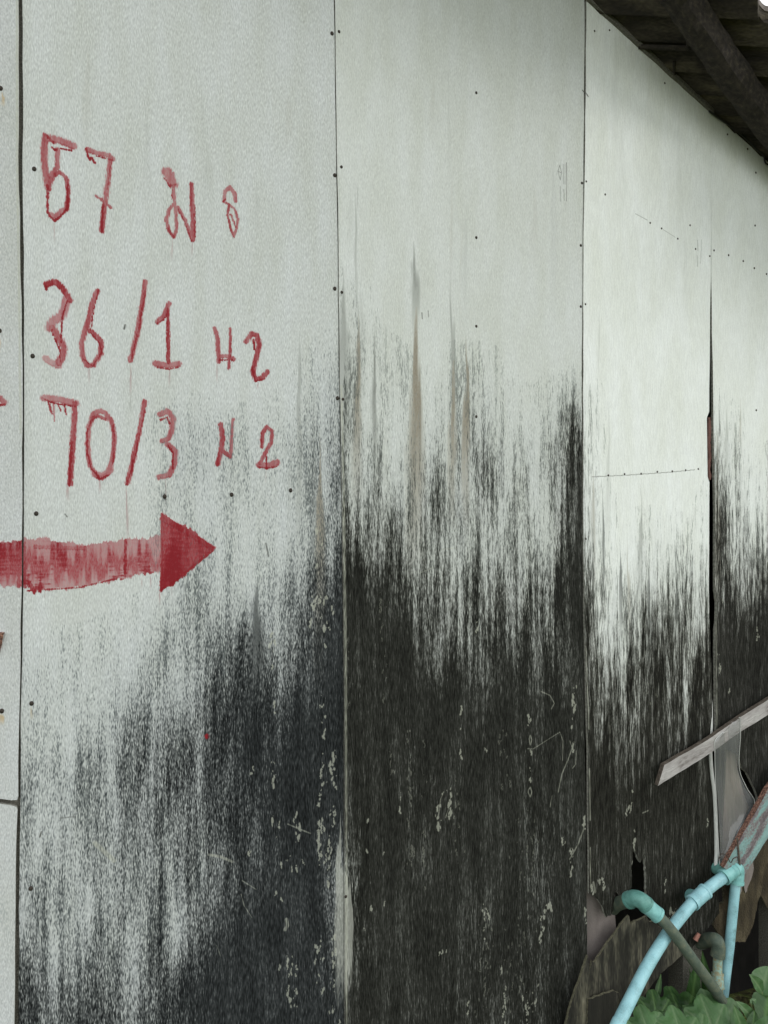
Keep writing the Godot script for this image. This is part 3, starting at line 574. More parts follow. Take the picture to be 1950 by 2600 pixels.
const SHARD_LOW = [1.2221, 0.4415, 1.2387, 0.4567, 1.2565, 0.4773, 1.2744, 0.4924, 1.2924, 0.5096, 1.3106, 0.5268, 1.3209, 0.5334, 1.3243, 0.5205, 1.3255, 0.5108, 1.3312, 0.5144, 1.3451, 0.5166, 1.359, 0.5187, 1.3706, 0.5223, 1.3799, 0.5081, 1.394, 0.5074, 1.4082, 0.4913, 1.4296, 0.4776, 1.4559, 0.4407, 1.4838, 0.407, 1.4596, 0.3964, 1.4296, 0.3814, 1.4035, 0.3639, 1.3799, 0.3441, 1.3532, 0.3158, 1.3243, 0.2732, 1.3072, 0.202, 1.2012, 0.2099, 1.2034, 0.3385, 1.2089, 0.4203, 1.2144, 0.4468]
const SHARD_SLIM = [1.1917, 0.4732, 1.1852, 0.4609, 1.1766, 0.439, 1.1669, 0.4157, 1.1552, 0.3929, 1.1445, 0.3663, 1.135, 0.3379, 1.1245, 0.2954, 1.1192, 0.2428, 1.1949, 0.2236, 1.1949, 0.3513, 1.1971, 0.4329]
const SHARD_FRONT = [1.1888, 0.376, 1.2018, 0.374, 1.2094, 0.3769, 1.2225, 0.3758, 1.2334, 0.3789, 1.2466, 0.3778, 1.2621, 0.379, 1.2755, 0.3705, 1.2688, 0.3369, 1.2577, 0.3026, 1.2455, 0.2135, 1.1856, 0.2287]
const INNER_TAUPE = [1.2087, 0.6513, 1.3109, 0.6347, 1.3132, 0.5093, 1.3248, 0.3626, 1.2087, 0.3873]
const INNER_BROWN = [1.6533, 0.9922, 1.698, 0.9882, 1.6822, 0.8365, 1.7033, 0.7675, 1.722, 0.7291, 1.6795, 0.6736, 1.6481, 0.6072, 1.6299, 0.6101, 1.6377, 0.7405]
const SHARD_PALE = [1.6622, 0.5645, 1.6752, 0.5814, 1.704, 0.6049, 1.7053, 0.5784, 1.6935, 0.5521, 1.6791, 0.5264, 1.6726, 0.5497, 1.6622, 0.5274, 1.6467, 0.4981, 1.6402, 0.5192, 1.6389, 0.5514]
const SHARD_BROWN = [1.6588, 0.5526, 1.7166, 0.5988, 1.781, 0.6606, 1.8015, 0.6214, 1.7675, 0.5855, 1.7352, 0.5662, 1.7406, 0.5387, 1.7486, 0.5251, 1.7433, 0.5055, 1.7326, 0.489, 1.7246, 0.4599, 1.7192, 0.4354, 1.706, 0.4125, 1.6901, 0.3932, 1.664, 0.4004, 1.6445, 0.4002, 1.6354, 0.4161, 1.6484, 0.494]
const SHARD_RIGHT = [1.8009, 0.5958, 1.7736, 0.5794, 1.7506, 0.5625, 1.7479, 0.5444, 1.7587, 0.5241, 1.7614, 0.5133, 1.756, 0.4956, 1.7695, 0.4747, 1.7831, 0.4515, 1.8147, 0.427, 1.8633, 0.4495, 1.8633, 0.5755]
const SHARD_MID = [1.6331, 0.5902, 1.6357, 0.4987, 1.6202, 0.4954, 1.6125, 0.4727, 1.6009, 0.4446, 1.6176, 0.4193, 1.6461, 0.3895, 1.6644, 0.3838, 1.6722, 0.482, 1.6801, 0.552]
const PLANK_FACE = [1.5748, 0.6235, 1.6276, 0.5806, 1.7179, 0.6749, 1.8384, 0.7974, 1.8248, 0.9007, 1.7179, 0.7985]
const LATH_FACE = [1.407, 0.8911, 1.5346, 0.9357, 1.648, 0.9854, 1.7394, 1.0213, 1.8895, 1.08, 1.8923, 1.0435, 1.7394, 0.9829, 1.648, 0.9486, 1.5346, 0.8987, 1.4259, 0.8574, 1.3883, 0.8431]
const SHEET_EDGE_L = [1.5861, 0.9535, 0.036, 1.5611, 0.9346, 0.036, 1.5618, 0.9095, 0.034, 1.5746, 0.8505, 0.022, 1.5803, 0.7802, 0.02, 1.5841, 0.7106, 0.02, 1.5859, 0.652, 0.022, 1.5865, 0.6182, 0.024]
const SHEET_EDGE_R = [1.6367, 0.984, 0.036, 1.6418, 0.9795, 0.036, 1.6429, 0.9356, 0.035, 1.6522, 0.8513, 0.022, 1.6789, 0.7973, 0.02, 1.7051, 0.7577, 0.02, 1.6738, 0.7265, 0.03, 1.6047, 0.6495, 0.035]
const PIPE_MAIN = [1.5848, 0.5993, 0.045, 1.5317, 0.5834, 0.05, 1.4716, 0.5623, 0.06, 1.3789, 0.5279, 0.088, 1.2877, 0.4924, 0.126, 1.211, 0.457, 0.163, 1.1357, 0.4184, 0.2, 1.0878, 0.3897, 0.225]
const PIPE_DOWN = [1.625, 0.5992, 0.04, 1.6192, 0.5666, 0.042, 1.6099, 0.5206, 0.045, 1.5923, 0.4288, 0.05, 1.5749, 0.3575, 0.055, 1.5576, 0.2773, 0.06]
const PIPE_TEE = [1.5763, 0.5972, 0.046, 1.6205, 0.6116, 0.042]
const PIPE_TEE_SIDE = [1.5945, 0.6016, 0, 1.5898, 0.6023, 0.045]
const PIPE_ELBOW = [1.6043, 0.6069, 0.043, 1.6179, 0.6111, 0.042, 1.6253, 0.6045, 0.041, 1.6228, 0.5734, 0.041]
const PIPE_TEE2 = [1.5163, 0.5773, 0.052, 1.4668, 0.5603, 0.06]
const PIPE_TEE2_SIDE = [1.5106, 0.5445, 0, 1.4918, 0.5677, 0.055]
const OLIVE_STUB = [1.3063, 0.5337, -0.03, 1.2994, 0.5607, 0, 1.2863, 0.5999, 0.06]
const OLIVE_ELBOW = [1.2882, 0.5949, 0.052, 1.2917, 0.6073, 0.07, 1.2995, 0.6067, 0.085, 1.3098, 0.5964, 0.09]
const OLIVE_COUPLING = [1.3076, 0.5986, 0.09, 1.3336, 0.5743, 0.1]
const OLIVE_PIPE = [1.3247, 0.5823, 0.1, 1.3435, 0.5604, 0.112, 1.37, 0.5261, 0.12, 1.3994, 0.4851, 0.125, 1.4336, 0.4408, 0.125, 1.4755, 0.3897, 0.12, 1.5075, 0.3455, 0.115]
const STUB_ELBOW = [1.5572, 0.4121, -0.01, 1.547, 0.4409, 0.03, 1.5453, 0.4524, 0.055, 1.5478, 0.4391, 0.06, 1.5453, 0.4165, 0.06]
const STUB_PIPE = [1.5466, 0.424, 0.06, 1.5453, 0.3954, 0.06, 1.5405, 0.3609, 0.065, 1.5405, 0.316, 0.07]
const STUB_SOCKET = [1.5453, 0.3762, 0.06, 1.5381, 0.3452, 0.07]
const CONDUIT = [1.5831, 1.0389, -0.004, 1.5818, 1.0021, 0, 1.578, 0.9338, 0.004, 1.5748, 0.8901, 0.006, 1.5786, 0.845, 0.006, 1.5875, 0.7843, 0.006, 1.5906, 0.7051, 0.008, 1.59, 0.6464, 0.01, 1.5848, 0.6093, 0.014, 1.5853, 0.6019, 0.02]
const CABLE = [1.5641, 2.5047, 0.012, 1.6703, 2.4677, 0.008, 1.7209, 2.4369, 0.01, 1.7428, 2.4234, 0.012, 1.746, 2.4067, 0.014, 1.754, 2.4009, 0.014, 1.7729, 2.4029, 0.014, 1.8132, 2.4287, 0.012]
const BATTEN = [1.2047, 2.7111, 1.5793, 2.5134, 1.5793, 2.5025, 1.2047, 2.7]
const ROOF_HOLE = [1.2916, 0.4217, 1.4666, 0.2559, 1.4964, 0.2277, 1.5099, 0.2182, 1.5203, 0.217, 1.5279, 0.2175, 1.5344, 0.2211, 1.5645, 0.2351, 1.75, 0.3, 1.75, 0.62, 1.2, 0.62]
const RAFTER = [1.3186, 2.6515, 0.172, 1.3975, 2.5998, 0.1578, 1.5081, 2.5367, 0.1324, 1.6659, 2.4543, 0.0982, 1.8041, 2.3781, 0.0795]
const ROOF_BLOCK = [1.3965, 2.6277, 0.1256, 1.4367, 2.5963, 0.0814, 1.3543, 2.6241, 0.0063]
const ROOF_PEG = [1.4361, 2.5912, 0.0346, 1.4642, 2.5659, 0.0026]
const LEAVES_BIG = [
	[[1.2283, 0.3796, 0.2], [1.2381, 0.4244, 0.15], 1.3, 0, 0.1],
	[[1.2793, 0.3848, 0.24], [1.3019, 0.4263, 0.18], 1.3, 0, 0],
	[[1.4179, 0.3385, 0.18], [1.436, 0.3856, 0.12], 1.3, 0, 0],
	[[1.4343, 0.3238, 0.17], [1.5366, 0.3526, 0.13], 1.3, 0, 0.3],
	[[1.3292, 0.336, 0.1], [1.3493, 0.3824, 0.06], 1.25, 1, 0.2],
	[[1.3991, 0.3197, 0.1], [1.4856, 0.3374, 0.05], 1.2, 1, 0.3],
	[[1.1487, 0.3845, 0.24], [1.1675, 0.4356, 0.2], 1.2, 0, 0.2],
	[[1.4288, 0.2886, 0.24], [1.4378, 0.3667, 0.21], 1.3, 0, 0.1],
	[[1.3021, 0.336, 0.16], [1.3167, 0.378, 0.12], 1.2, 1, 0.1],
	[[1.3396, 0.3571, 0.22], [1.3817, 0.3969, 0.19], 1.2, 0, 0.4],
]
const LEAVES_SMALL = [
	[[1.6175, 0.3427, 0.12], [1.6703, 0.3916, 0.1], 1, 0, 0.3],
	[[1.6237, 0.3461, 0.12], [1.5885, 0.397, 0.13], 0.6, 0, 0.2],
	[[1.6208, 0.3491, 0.14], [1.5502, 0.3376, 0.2], 0.9, 1, 0.4],
	[[1.5571, 0.3201, 0.16], [1.5157, 0.3706, 0.16], 0.5, 0, 0.3],
	[[1.4864, 0.3172, 0.2], [1.4659, 0.3925, 0.2], 0.45, 0, 0.3],
	[[1.521, 0.3088, 0.2], [1.552, 0.3673, 0.22], 0.7, 0, 0.4],
	[[1.5036, 0.313, 0.2], [1.5526, 0.3546, 0.17], 0.5, 1, 0.3],
	[[1.5679, 0.2975, 0.2], [1.6157, 0.3584, 0.2], 0.6, 0, 0.3],
	[[1.5556, 0.3529, 0.15], [1.576, 0.3594, 0.15], 0.7, 0, 0.3],
]
const THIN_PLANT = [
	[[1.4797, 0.248, 0.03], [1.4976, 0.395, 0.05], 0.3, 1, 0.1],
	[[1.5101, 0.2312, 0.03], [1.5046, 0.3623, 0.02], 0.12, 1, 0],
	[[1.547, 0.2712, 0.03], [1.5277, 0.4074, 0.04], 0.25, 1, 0],
	[[1.3595, 0.3505, 0.06], [1.3852, 0.3997, 0.05], 0.3, 1, 0.1],
]
const FRAGMENT = [1.5144, 0.4401, 0.02, 1.5255, 0.4555, 0.02]
const WIRE_LOOP = [1.5483, 0.6551, 0.062, 1.5537, 0.6666, 0.064, 1.5697, 0.6603, 0.064, 1.5821, 0.6409, 0.064, 1.5888, 0.6504, 0.066, 1.6013, 0.6523, 0.066, 1.6038, 0.6422, 0.066]
const COCOON = [-0.0339, 1.2856, 0.008, -0.0366, 1.249, 0.006]
const GAP_BARK = [1.5869, 1.7406, -0.012, 1.5863, 1.7103, -0.01, 1.5856, 1.6704, -0.012, 1.5894, 1.6404, -0.012, 1.5856, 1.6203, -0.012, 1.5894, 1.5822, -0.012]
const PLANK_CRACK = [1.6155, 0.691, 0.052, 1.6192, 0.6592, 0.052, 1.623, 0.6195, 0.052, 1.6243, 0.584, 0.052]
const ROOF_A = -0.5215
const ROOF_Y0 = 3.343
const ROOF_B = 0.25
const CAM_POS = [0.1248, 1.5, 1.527]

const TEX_Y0 = 0.04
const TEX_H = 2.76
const ROWS = 2040

var rng := RandomNumberGenerator.new()
var M := {}
var used := {}

func _ready():
	rng.seed = 20417
	make_camera_and_light()
	make_materials()
	build_ground()
	build_house()
	build_loose_pieces()
	build_pipes()
	build_plants()
	build_tree()

func make_camera_and_light():
	var cam := Camera3D.new()
	cam.name = "camera"
	cam.fov = 67.38
	cam.near = 0.02
	cam.far = 300.0
	cam.position = Vector3(CAM_POS[0], CAM_POS[1], CAM_POS[2])
	cam.rotation_degrees = Vector3(0, -20.6, 0)
	add_child(cam)
	cam.current = true
	var sky_mat := ProceduralSkyMaterial.new()
	sky_mat.sky_top_color = Color(0.85, 0.865, 0.875)
	sky_mat.sky_horizon_color = Color(0.91, 0.92, 0.91)
	sky_mat.sky_curve = 0.25
	sky_mat.ground_horizon_color = Color(0.45, 0.46, 0.38)
	sky_mat.ground_bottom_color = Color(0.25, 0.24, 0.2)
	sky_mat.sun_angle_max = 0.0
	var sky := Sky.new()
	sky.sky_material = sky_mat
	var env := Environment.new()
	env.background_mode = Environment.BG_SKY
	env.sky = sky
	env.background_energy_multiplier = 1.0
	env.tonemap_mode = Environment.TONE_MAPPER_LINEAR
	env.tonemap_exposure = 2.4
	env.sdfgi_enabled = true
	env.ssao_enabled = true
	env.ssil_enabled = true
	var we := WorldEnvironment.new()
	we.name = "world_environment"
	we.environment = env
	add_child(we)
	var sun := DirectionalLight3D.new()
	sun.name = "sun"
	sun.light_energy = 0.15
	sun.light_angular_distance = 24.0
	sun.light_color = Color(1.0, 0.995, 0.98)
	sun.shadow_enabled = true
	add_child(sun)
	sun.look_at_from_position(Vector3(5.0, 4.6, 6.5), Vector3.ZERO, Vector3.UP)

# ------------------------------------------------------------ helpers
func numbered(called: String) -> String:
	if not used.has(called):
		used[called] = 0
		return called
	used[called] += 1
	return "%s_%03d" % [called, used[called]]

func tag(o: Node3D, label: String, category: String, group := "", kind := ""):
	o.set_meta("label", label)
	if category != "":
		o.set_meta("category", category)
	if group != "":
		o.set_meta("group", group)
	if kind != "":
		o.set_meta("kind", kind)

func thing(called: String, label: String, category: String, at := Vector3.ZERO, group := "") -> Node3D:
	var o := Node3D.new()
	o.name = numbered(called)
	o.position = at
	add_child(o)
	tag(o, label, category, group)
	return o

func part(parent: Node3D, called: String, mesh: Mesh, mat: Material = null, label := "") -> MeshInstance3D:
	var mi := MeshInstance3D.new()
	mi.name = called
	mi.mesh = mesh
	if mat != null:
		mi.material_override = mat
	mi.cast_shadow = GeometryInstance3D.SHADOW_CASTING_SETTING_ON
	parent.add_child(mi, true)
	if label != "":
		mi.set_meta("label", label)
	return mi

func pts2(a: Array) -> PackedVector2Array:
	var r := PackedVector2Array()
	for i in range(0, a.size(), 2):
		r.append(Vector2(a[i], a[i + 1]))
	return r

func pts3(a: Array) -> PackedVector3Array:
	var r := PackedVector3Array()
	for i in range(0, a.size(), 3):
		r.append(Vector3(a[i], a[i + 1], a[i + 2]))
	return r

func roughen(p: PackedVector2Array, step: float, amp: float) -> PackedVector2Array:
	var r := PackedVector2Array()
	for i in p.size():
		var a := p[i]
		var b := p[(i + 1) % p.size()]
		var n: int = maxi(1, int(a.distance_to(b) / step))
		for k in n:
			var q := a.lerp(b, float(k) / n)
			if k > 0:
				q += Vector2(rng.randf_range(-amp, amp), rng.randf_range(-amp, amp))
			r.append(q)
	return r

# sheet of material with outline p in the wall's own x and y, from depth z0 to z1;
# lean tips it about its lowest edge
func sheet(p: PackedVector2Array, z0: float, z1: float, face: Material, rim: Material, uv_o: Vector2, uv_s: Vector2, uv_turn := 0.0, lean := 0.0, origin := Vector3.ZERO) -> ArrayMesh:
	var ylow := 1e9
	for q in p:
		ylow = minf(ylow, q.y)
	var tri := Geometry2D.triangulate_polygon(p)
	var st := SurfaceTool.new()
	st.begin(Mesh.PRIMITIVE_TRIANGLES)
	for side in 2:
		var z := z1 if side == 0 else z0
		var n := Vector3(0, 0, 1) if side == 0 else Vector3(0, 0, -1)
		for t in range(0, tri.size(), 3):
			var ids := [tri[t], tri[t + 1], tri[t + 2]]
			var a := p[ids[0]]
			var b := p[ids[1]]
			var c := p[ids[2]]
			var ccw := (b - a).cross(c - a) > 0.0
			if ccw == (side == 0):
				ids = [ids[0], ids[2], ids[1]]
			for k in ids:
				var q := p[k]
				st.set_normal(n)
				st.set_uv(((q - uv_o).rotated(uv_turn) / uv_s) * Vector2(1, -1))
				st.add_vertex(Vector3(q.x, q.y, z + lean * (q.y - ylow)) - origin)
	st.generate_tangents()
	var mesh := st.commit()
	mesh.surface_set_material(0, face)
	var se := SurfaceTool.new()
	se.begin(Mesh.PRIMITIVE_TRIANGLES)
	var area := 0.0
	for i in p.size():
		area += p[i].cross(p[(i + 1) % p.size()])
	for i in p.size():
		var a := p[i]
		var b := p[(i + 1) % p.size()]
		if area < 0.0:
			var tmp := a
			a = b
			b = tmp
		var d := (b - a).normalized()
		var n := Vector3(d.y, -d.x, 0)
		var la := lean * (a.y - ylow)
		var lb := lean * (b.y - ylow)
		var v := [Vector3(a.x, a.y, z0 + la) - origin, Vector3(b.x, b.y, z0 + lb) - origin, Vector3(b.x, b.y, z1 + lb) - origin, Vector3(a.x, a.y, z1 + la) - origin]
		for k in [0, 2, 1, 0, 3, 2]:
			se.set_normal(n)
			se.set_uv(Vector2(v[k].y * 8.0 + v[k].x * 8.0, v[k].z * 8.0))
			se.add_vertex(v[k])
	se.commit(mesh)
	mesh.surface_set_material(1, rim)
	return mesh

func smooth_path(p: PackedVector3Array, per: int) -> PackedVector3Array:
	var r := PackedVector3Array()
	for i in p.size() - 1:
		var a := p[maxi(i - 1, 0)]
		var b := p[i]
		var c := p[i + 1]
		var d := p[mini(i + 2, p.size() - 1)]
		for k in per:
			r.append(b.cubic_interpolate(c, a, d, float(k) / per))
	r.append(p[p.size() - 1])
	return r

func tube(path: PackedVector3Array, r0: float, r1: float, segs := 20, bump := 0.0, origin := Vector3.ZERO) -> ArrayMesh:
	var st := SurfaceTool.new()
	st.begin(Mesh.PRIMITIVE_TRIANGLES)
	var n := path.size()
	var up := Vector3(0.13, 0.3, 1).normalized()
	var rings := []
	for i in n:
		var t := (path[mini(i + 1, n - 1)] - path[maxi(i - 1, 0)]).normalized()
		up = (up - t * up.dot(t)).normalized()
		var sd := t.cross(up)
		var rr := lerpf(r0, r1, float(i) / (n - 1))
		var ring := []
		for k in segs:
			var an := TAU * k / segs
			var dirv := up * cos(an) + sd * sin(an)
			var rb := rr * (1.0 + bump * rng.randf_range(-1, 1))
			ring.append([path[i] + dirv * rb - origin, dirv])
		rings.append(ring)
	for i in n - 1:
		for k in segs:
			var k2 := (k + 1) % segs
			for c in [[i, k], [i + 1, k], [i + 1, k2], [i, k], [i + 1, k2], [i, k2]]:
				st.set_normal(rings[c[0]][c[1]][1])
				st.set_uv(Vector2(float(c[1]) / segs, c[0] * 0.1))
				st.add_vertex(rings[c[0]][c[1]][0])
	for e in [0, n - 1]:
		var nn: Vector3 = (path[0] - path[1]).normalized() if e == 0 else (path[n - 1] - path[n - 2]).normalized()
		for k in range(1, segs - 1):
			for c in ([0, k, k + 1] if e == 0 else [0, k + 1, k]):
				st.set_normal(nn)
				st.set_uv(Vector2.ZERO)
				st.add_vertex(rings[e][c][0])
	return st.commit()

# rough squared timber along a path
func beam(path: PackedVector3Array, half_w: float, half_h: float) -> ArrayMesh:
	var rings := []
	for i in path.size():
		var t := (path[mini(i + 1, path.size() - 1)] - path[maxi(i - 1, 0)]).normalized()
		var up := (Vector3(0.25, 1, 0.1) - t * t.dot(Vector3(0.25, 1, 0.1))).normalized()
		var sd := t.cross(up)
		var ring := []
		for c in [[-1, -1], [-0.3, -1.08], [0.5, -1.0], [1, -0.7], [1.06, 0.1], [0.9, 1], [0.1, 1.05], [-0.8, 1], [-1.05, 0.3]]:
			ring.append(path[i] + sd * (half_w * c[0] + rng.randf_range(-0.0022, 0.0022)) + up * (half_h * c[1] + rng.randf_range(-0.0022, 0.0022)))
		rings.append(ring)
	var st := SurfaceTool.new()
	st.begin(Mesh.PRIMITIVE_TRIANGLES)
	for i in path.size() - 1:
		for k in 9:
			var q := [rings[i][k], rings[i][(k + 1) % 9], rings[i + 1][(k + 1) % 9], rings[i + 1][k]]
			var n: Vector3 = (q[2] - q[0]).cross(q[1] - q[0]).normalized()
			var mid: Vector3 = (q[0] + q[2]) * 0.5 - (path[i] + path[i + 1]) * 0.5
			var order := [0, 1, 2, 0, 2, 3]
			if n.dot(mid) < 0.0:
				n = -n
				order = [0, 2, 1, 0, 3, 2]
			for j in order:
				st.set_normal(n)
				st.add_vertex(q[j])
	return st.commit()

# a moulded fitting: tube with a raised, rounded collar at each end
func fitting(path: PackedVector3Array, r: float, collar: float, segs := 22) -> ArrayMesh:
	var st := SurfaceTool.new()
	st.begin(Mesh.PRIMITIVE_TRIANGLES)
	st.append_from(tube(path, r, r, segs), 0, Transform3D.IDENTITY)
	var n := path.size()
	for e in 2:
		var a := path[0] if e == 0 else path[n - 1]
		var b := path[1] if e == 0 else path[n - 2]
		var d := (b - a).normalized()
		var ring := PackedVector3Array([a, a + d * 0.0015, a + d * 0.005, a + d * 0.0065])
		var m := tube(ring, r + collar, r + collar, segs)
		st.append_from(m, 0, Transform3D.IDENTITY)
	return st.commit()

# ------------------------------------------------------------ materials
func noise_img(sd: int, freq: float, w: int, h: int, oct := 1, seamless := true) -> Image:
	var f := FastNoiseLite.new()
	f.seed = sd
	f.noise_type = FastNoiseLite.TYPE_SIMPLEX_SMOOTH
	f.frequency = freq
	if oct > 1:
		f.fractal_type = FastNoiseLite.FRACTAL_FBM
		f.fractal_octaves = oct
	else:
		f.fractal_type = FastNoiseLite.FRACTAL_NONE
	if seamless:
		return f.get_seamless_image(w, h)
	return f.get_image(w, h)

func ramp_tex(img: Image, grad: Gradient) -> ImageTexture:
	var w := img.get_width()
	var h := img.get_height()
	img.convert(Image.FORMAT_L8)
	var src := img.get_data()
	var lut := []
	for i in 256:
		var c := grad.sample(i / 255.0)
		lut.append([int(c.r * 255), int(c.g * 255), int(c.b * 255)])
	var o := PackedByteArray()
	o.resize(w * h * 3)
	for i in w * h:
		var c = lut[src[i]]
		o[i * 3] = c[0]
		o[i * 3 + 1] = c[1]
		o[i * 3 + 2] = c[2]
	var out := Image.create_from_data(w, h, false, Image.FORMAT_RGB8, o)
	out.generate_mipmaps()
	return ImageTexture.create_from_image(out)

func grad(stops: Array) -> Gradient:
	var g := Gradient.new()
	var offs := PackedFloat32Array()
	var cols := PackedColorArray()
	for s in stops:
		offs.append(s[0])
		cols.append(Color8(s[1], s[2], s[3]))
	g.offsets = offs
	g.colors = cols
	return g

func normal_from(img: Image, strength: float) -> ImageTexture:
	var c: Image = img.duplicate()
	c.bump_map_to_normal_map(strength)
	return ImageTexture.create_from_image(c)

func surf(sd: int, freq: float, stretch: Vector2i, stops: Array, rough: float, tile: float, bump: float, oct := 4, tri := true) -> StandardMaterial3D:
	var base := noise_img(sd, freq, 256 / stretch.x, 256 / stretch.y, oct)
	base.resize(256, 256, Image.INTERPOLATE_CUBIC)
	var fine := noise_img(sd + 7, 0.25, 256 / maxi(1, stretch.x / 2), 256 / maxi(1, stretch.y / 2), 2)
	fine.resize(256, 256, Image.INTERPOLATE_CUBIC)
	base.convert(Image.FORMAT_L8)
	fine.convert(Image.FORMAT_L8)
	var a := base.get_data()
	var b := fine.get_data()
	for i in a.size():
		a[i] = clampi(int(a[i] * 0.68 + b[i] * 0.32), 0, 255)
	var mix := Image.create_from_data(256, 256, false, Image.FORMAT_L8, a)
	var m := StandardMaterial3D.new()
	m.albedo_texture = ramp_tex(mix, grad(stops))
	m.roughness = rough
	m.metallic_specular = 0.35
	if bump > 0.0:
		m.normal_enabled = true
		m.normal_texture = normal_from(mix, bump)
	if tri:
		m.uv1_triplanar = true
		m.uv1_world_triplanar = true
		m.uv1_scale = Vector3.ONE * tile
	return m

func make_materials():
	M.rim = surf(11, 0.05, Vector2i(1, 1), [[0.0, 70, 70, 64], [0.45, 128, 128, 120], [1.0, 172, 172, 164]], 0.95, 9.0, 2.0)
	M.rim_dark = surf(12, 0.05, Vector2i(1, 1), [[0.0, 48, 46, 38], [0.5, 92, 90, 74], [1.0, 134, 130, 108]], 0.95, 12.0, 3.0)
	M.old_board = surf(13, 0.04, Vector2i(1, 10), [[0.0, 30, 30, 27], [0.42, 54, 53, 47], [0.6, 82, 80, 69], [1.0, 148, 144, 124]], 0.92, 4.0, 2.0, 4, false)
	M.dark_board = surf(14, 0.05, Vector2i(1, 10), [[0.0, 32, 32, 29], [0.6, 48, 47, 42], [1.0, 92, 90, 80]], 0.92, 4.0, 2.0, 4, false)
	M.brown_board = surf(15, 0.03, Vector2i(1, 3), [[0.0, 34, 30, 23], [0.5, 64, 57, 44], [1.0, 100, 92, 72]], 0.95, 4.0, 3.0, 4, false)
	M.taupe = surf(16, 0.02, Vector2i(1, 2), [[0.0, 104, 97, 94], [0.6, 128, 120, 116], [1.0, 142, 134, 130]], 0.9, 4.0, 1.0, 4, false)
	M.inner_brown = surf(61, 0.03, Vector2i(1, 8), [[0.0, 92, 84, 74], [0.6, 128, 118, 106], [1.0, 152, 142, 130]], 0.9, 4.0, 1.0, 4, false)
	M.hole_dark = surf(62, 0.03, Vector2i(1, 4), [[0.0, 16, 15, 14], [1.0, 34, 32, 30]], 0.95, 4.0, 1.0)  # near-black so the hole in the wall reads as deep shade
	M.lath = surf(17, 0.035, Vector2i(8, 1), [[0.0, 92, 86, 82], [0.35, 146, 142, 140], [1.0, 190, 188, 186]], 0.9, 4.0, 3.0, 4, false)
	M.lath_rim = surf(18, 0.05, Vector2i(2, 1), [[0.0, 40, 36, 32], [0.5, 86, 78, 70], [1.0, 120, 112, 104]], 0.95, 10.0, 3.0)
	M.teal_paint = surf(19, 0.028, Vector2i(5, 1), [[0.0, 70, 64, 66], [0.40, 112, 104, 106], [0.48, 126, 130, 128], [0.56, 116, 146, 144], [1.0, 142, 174, 170]], 0.85, 4.0, 3.0, 4, false)
	M.plank_rim = surf(20, 0.05, Vector2i(1, 1), [[0.0, 40, 30, 28], [0.42, 74, 54, 48], [0.58, 150, 112, 96], [1.0, 190, 152, 132]], 0.95, 14.0, 4.0)
	M.roof_wood = surf(21, 0.03, Vector2i(6, 1), [[0.0, 24, 23, 22], [0.4, 48, 44, 39], [1.0, 104, 97, 80]], 0.95, 3.0, 3.0, 4, false)
	M.log = surf(22, 0.04, Vector2i(1, 1), [[0.0, 24, 22, 22], [0.5, 50, 46, 42], [0.75, 74, 68, 58], [1.0, 104, 98, 78]], 0.95, 6.0, 4.0)
	M.dark_wood = surf(23, 0.04, Vector2i(1, 6), [[0.0, 40, 38, 38], [1.0, 84, 80, 78]], 0.95, 5.0, 2.0)
	M.batten = surf(24, 0.06, Vector2i(1, 1), [[0.0, 64, 62, 58], [0.6, 108, 106, 98], [1.0, 160, 158, 148]], 0.95, 12.0, 3.0)
	M.pipe_blue = surf(25, 0.02, Vector2i(1, 1), [[0.0, 80, 94, 86], [0.3, 120, 160, 166], [0.5, 140, 186, 194], [1.0, 166, 206, 212]], 0.38, 4.0, 0.0)
	M.fitting_teal = surf(27, 0.03, Vector2i(1, 1), [[0.0, 92, 142, 142], [0.5, 122, 176, 174], [1.0, 152, 200, 198]], 0.4, 6.0, 0.0)
	M.fitting_green = surf(28, 0.03, Vector2i(1, 1), [[0.0, 62, 98, 92], [0.5, 92, 140, 132], [1.0, 122, 168, 160]], 0.42, 6.0, 0.0)
	M.pipe_olive = surf(29, 0.03, Vector2i(1, 1), [[0.0, 50, 60, 54], [0.45, 78, 90, 80], [0.75, 104, 108, 90], [1.0, 134, 130, 108]], 0.6, 5.0, 1.0)
	M.pipe_beige = surf(30, 0.05, Vector2i(1, 1), [[0.0, 96, 100, 82], [0.45, 150, 144, 116], [0.6, 128, 168, 162], [1.0, 166, 196, 186]], 0.6, 8.0, 1.0)
	M.white_plastic = surf(31, 0.03, Vector2i(1, 1), [[0.0, 176, 178, 174], [1.0, 208, 210, 206]], 0.5, 6.0, 0.0)
	M.soil = surf(32, 0.06, Vector2i(1, 1), [[0.0, 40, 36, 24], [0.4, 72, 70, 44], [0.6, 84, 96, 48], [1.0, 118, 128, 72]], 0.98, 1.3, 6.0)
	M.nail = surf(33, 0.08, Vector2i(1, 1), [[0.0, 36, 33, 30], [1.0, 74, 66, 58]], 0.7, 40.0, 1.0)
	M.bark = surf(34, 0.08, Vector2i(1, 1), [[0.0, 60, 40, 36], [0.5, 140, 104, 96], [1.0, 176, 140, 130]], 0.95, 30.0, 4.0)
	M.pinkish = surf(35, 0.05, Vector2i(1, 1), [[0.0, 120, 76, 66], [1.0, 190, 144, 130]], 0.9, 20.0, 2.0)
	M.cable = StandardMaterial3D.new()
	M.cable.albedo_color = Color8(34, 34, 32)
	M.cable.roughness = 0.6
	M.wire = StandardMaterial3D.new()
	M.wire.albedo_color = Color8(58, 48, 42)
	M.wire.roughness = 0.7
	M.clear = StandardMaterial3D.new()
	M.clear.albedo_color = Color(0.62, 0.63, 0.63, 0.3)
	M.clear.transparency = BaseMaterial3D.TRANSPARENCY_ALPHA
	M.clear.roughness = 0.08
	M.clear.metallic_specular = 0.5
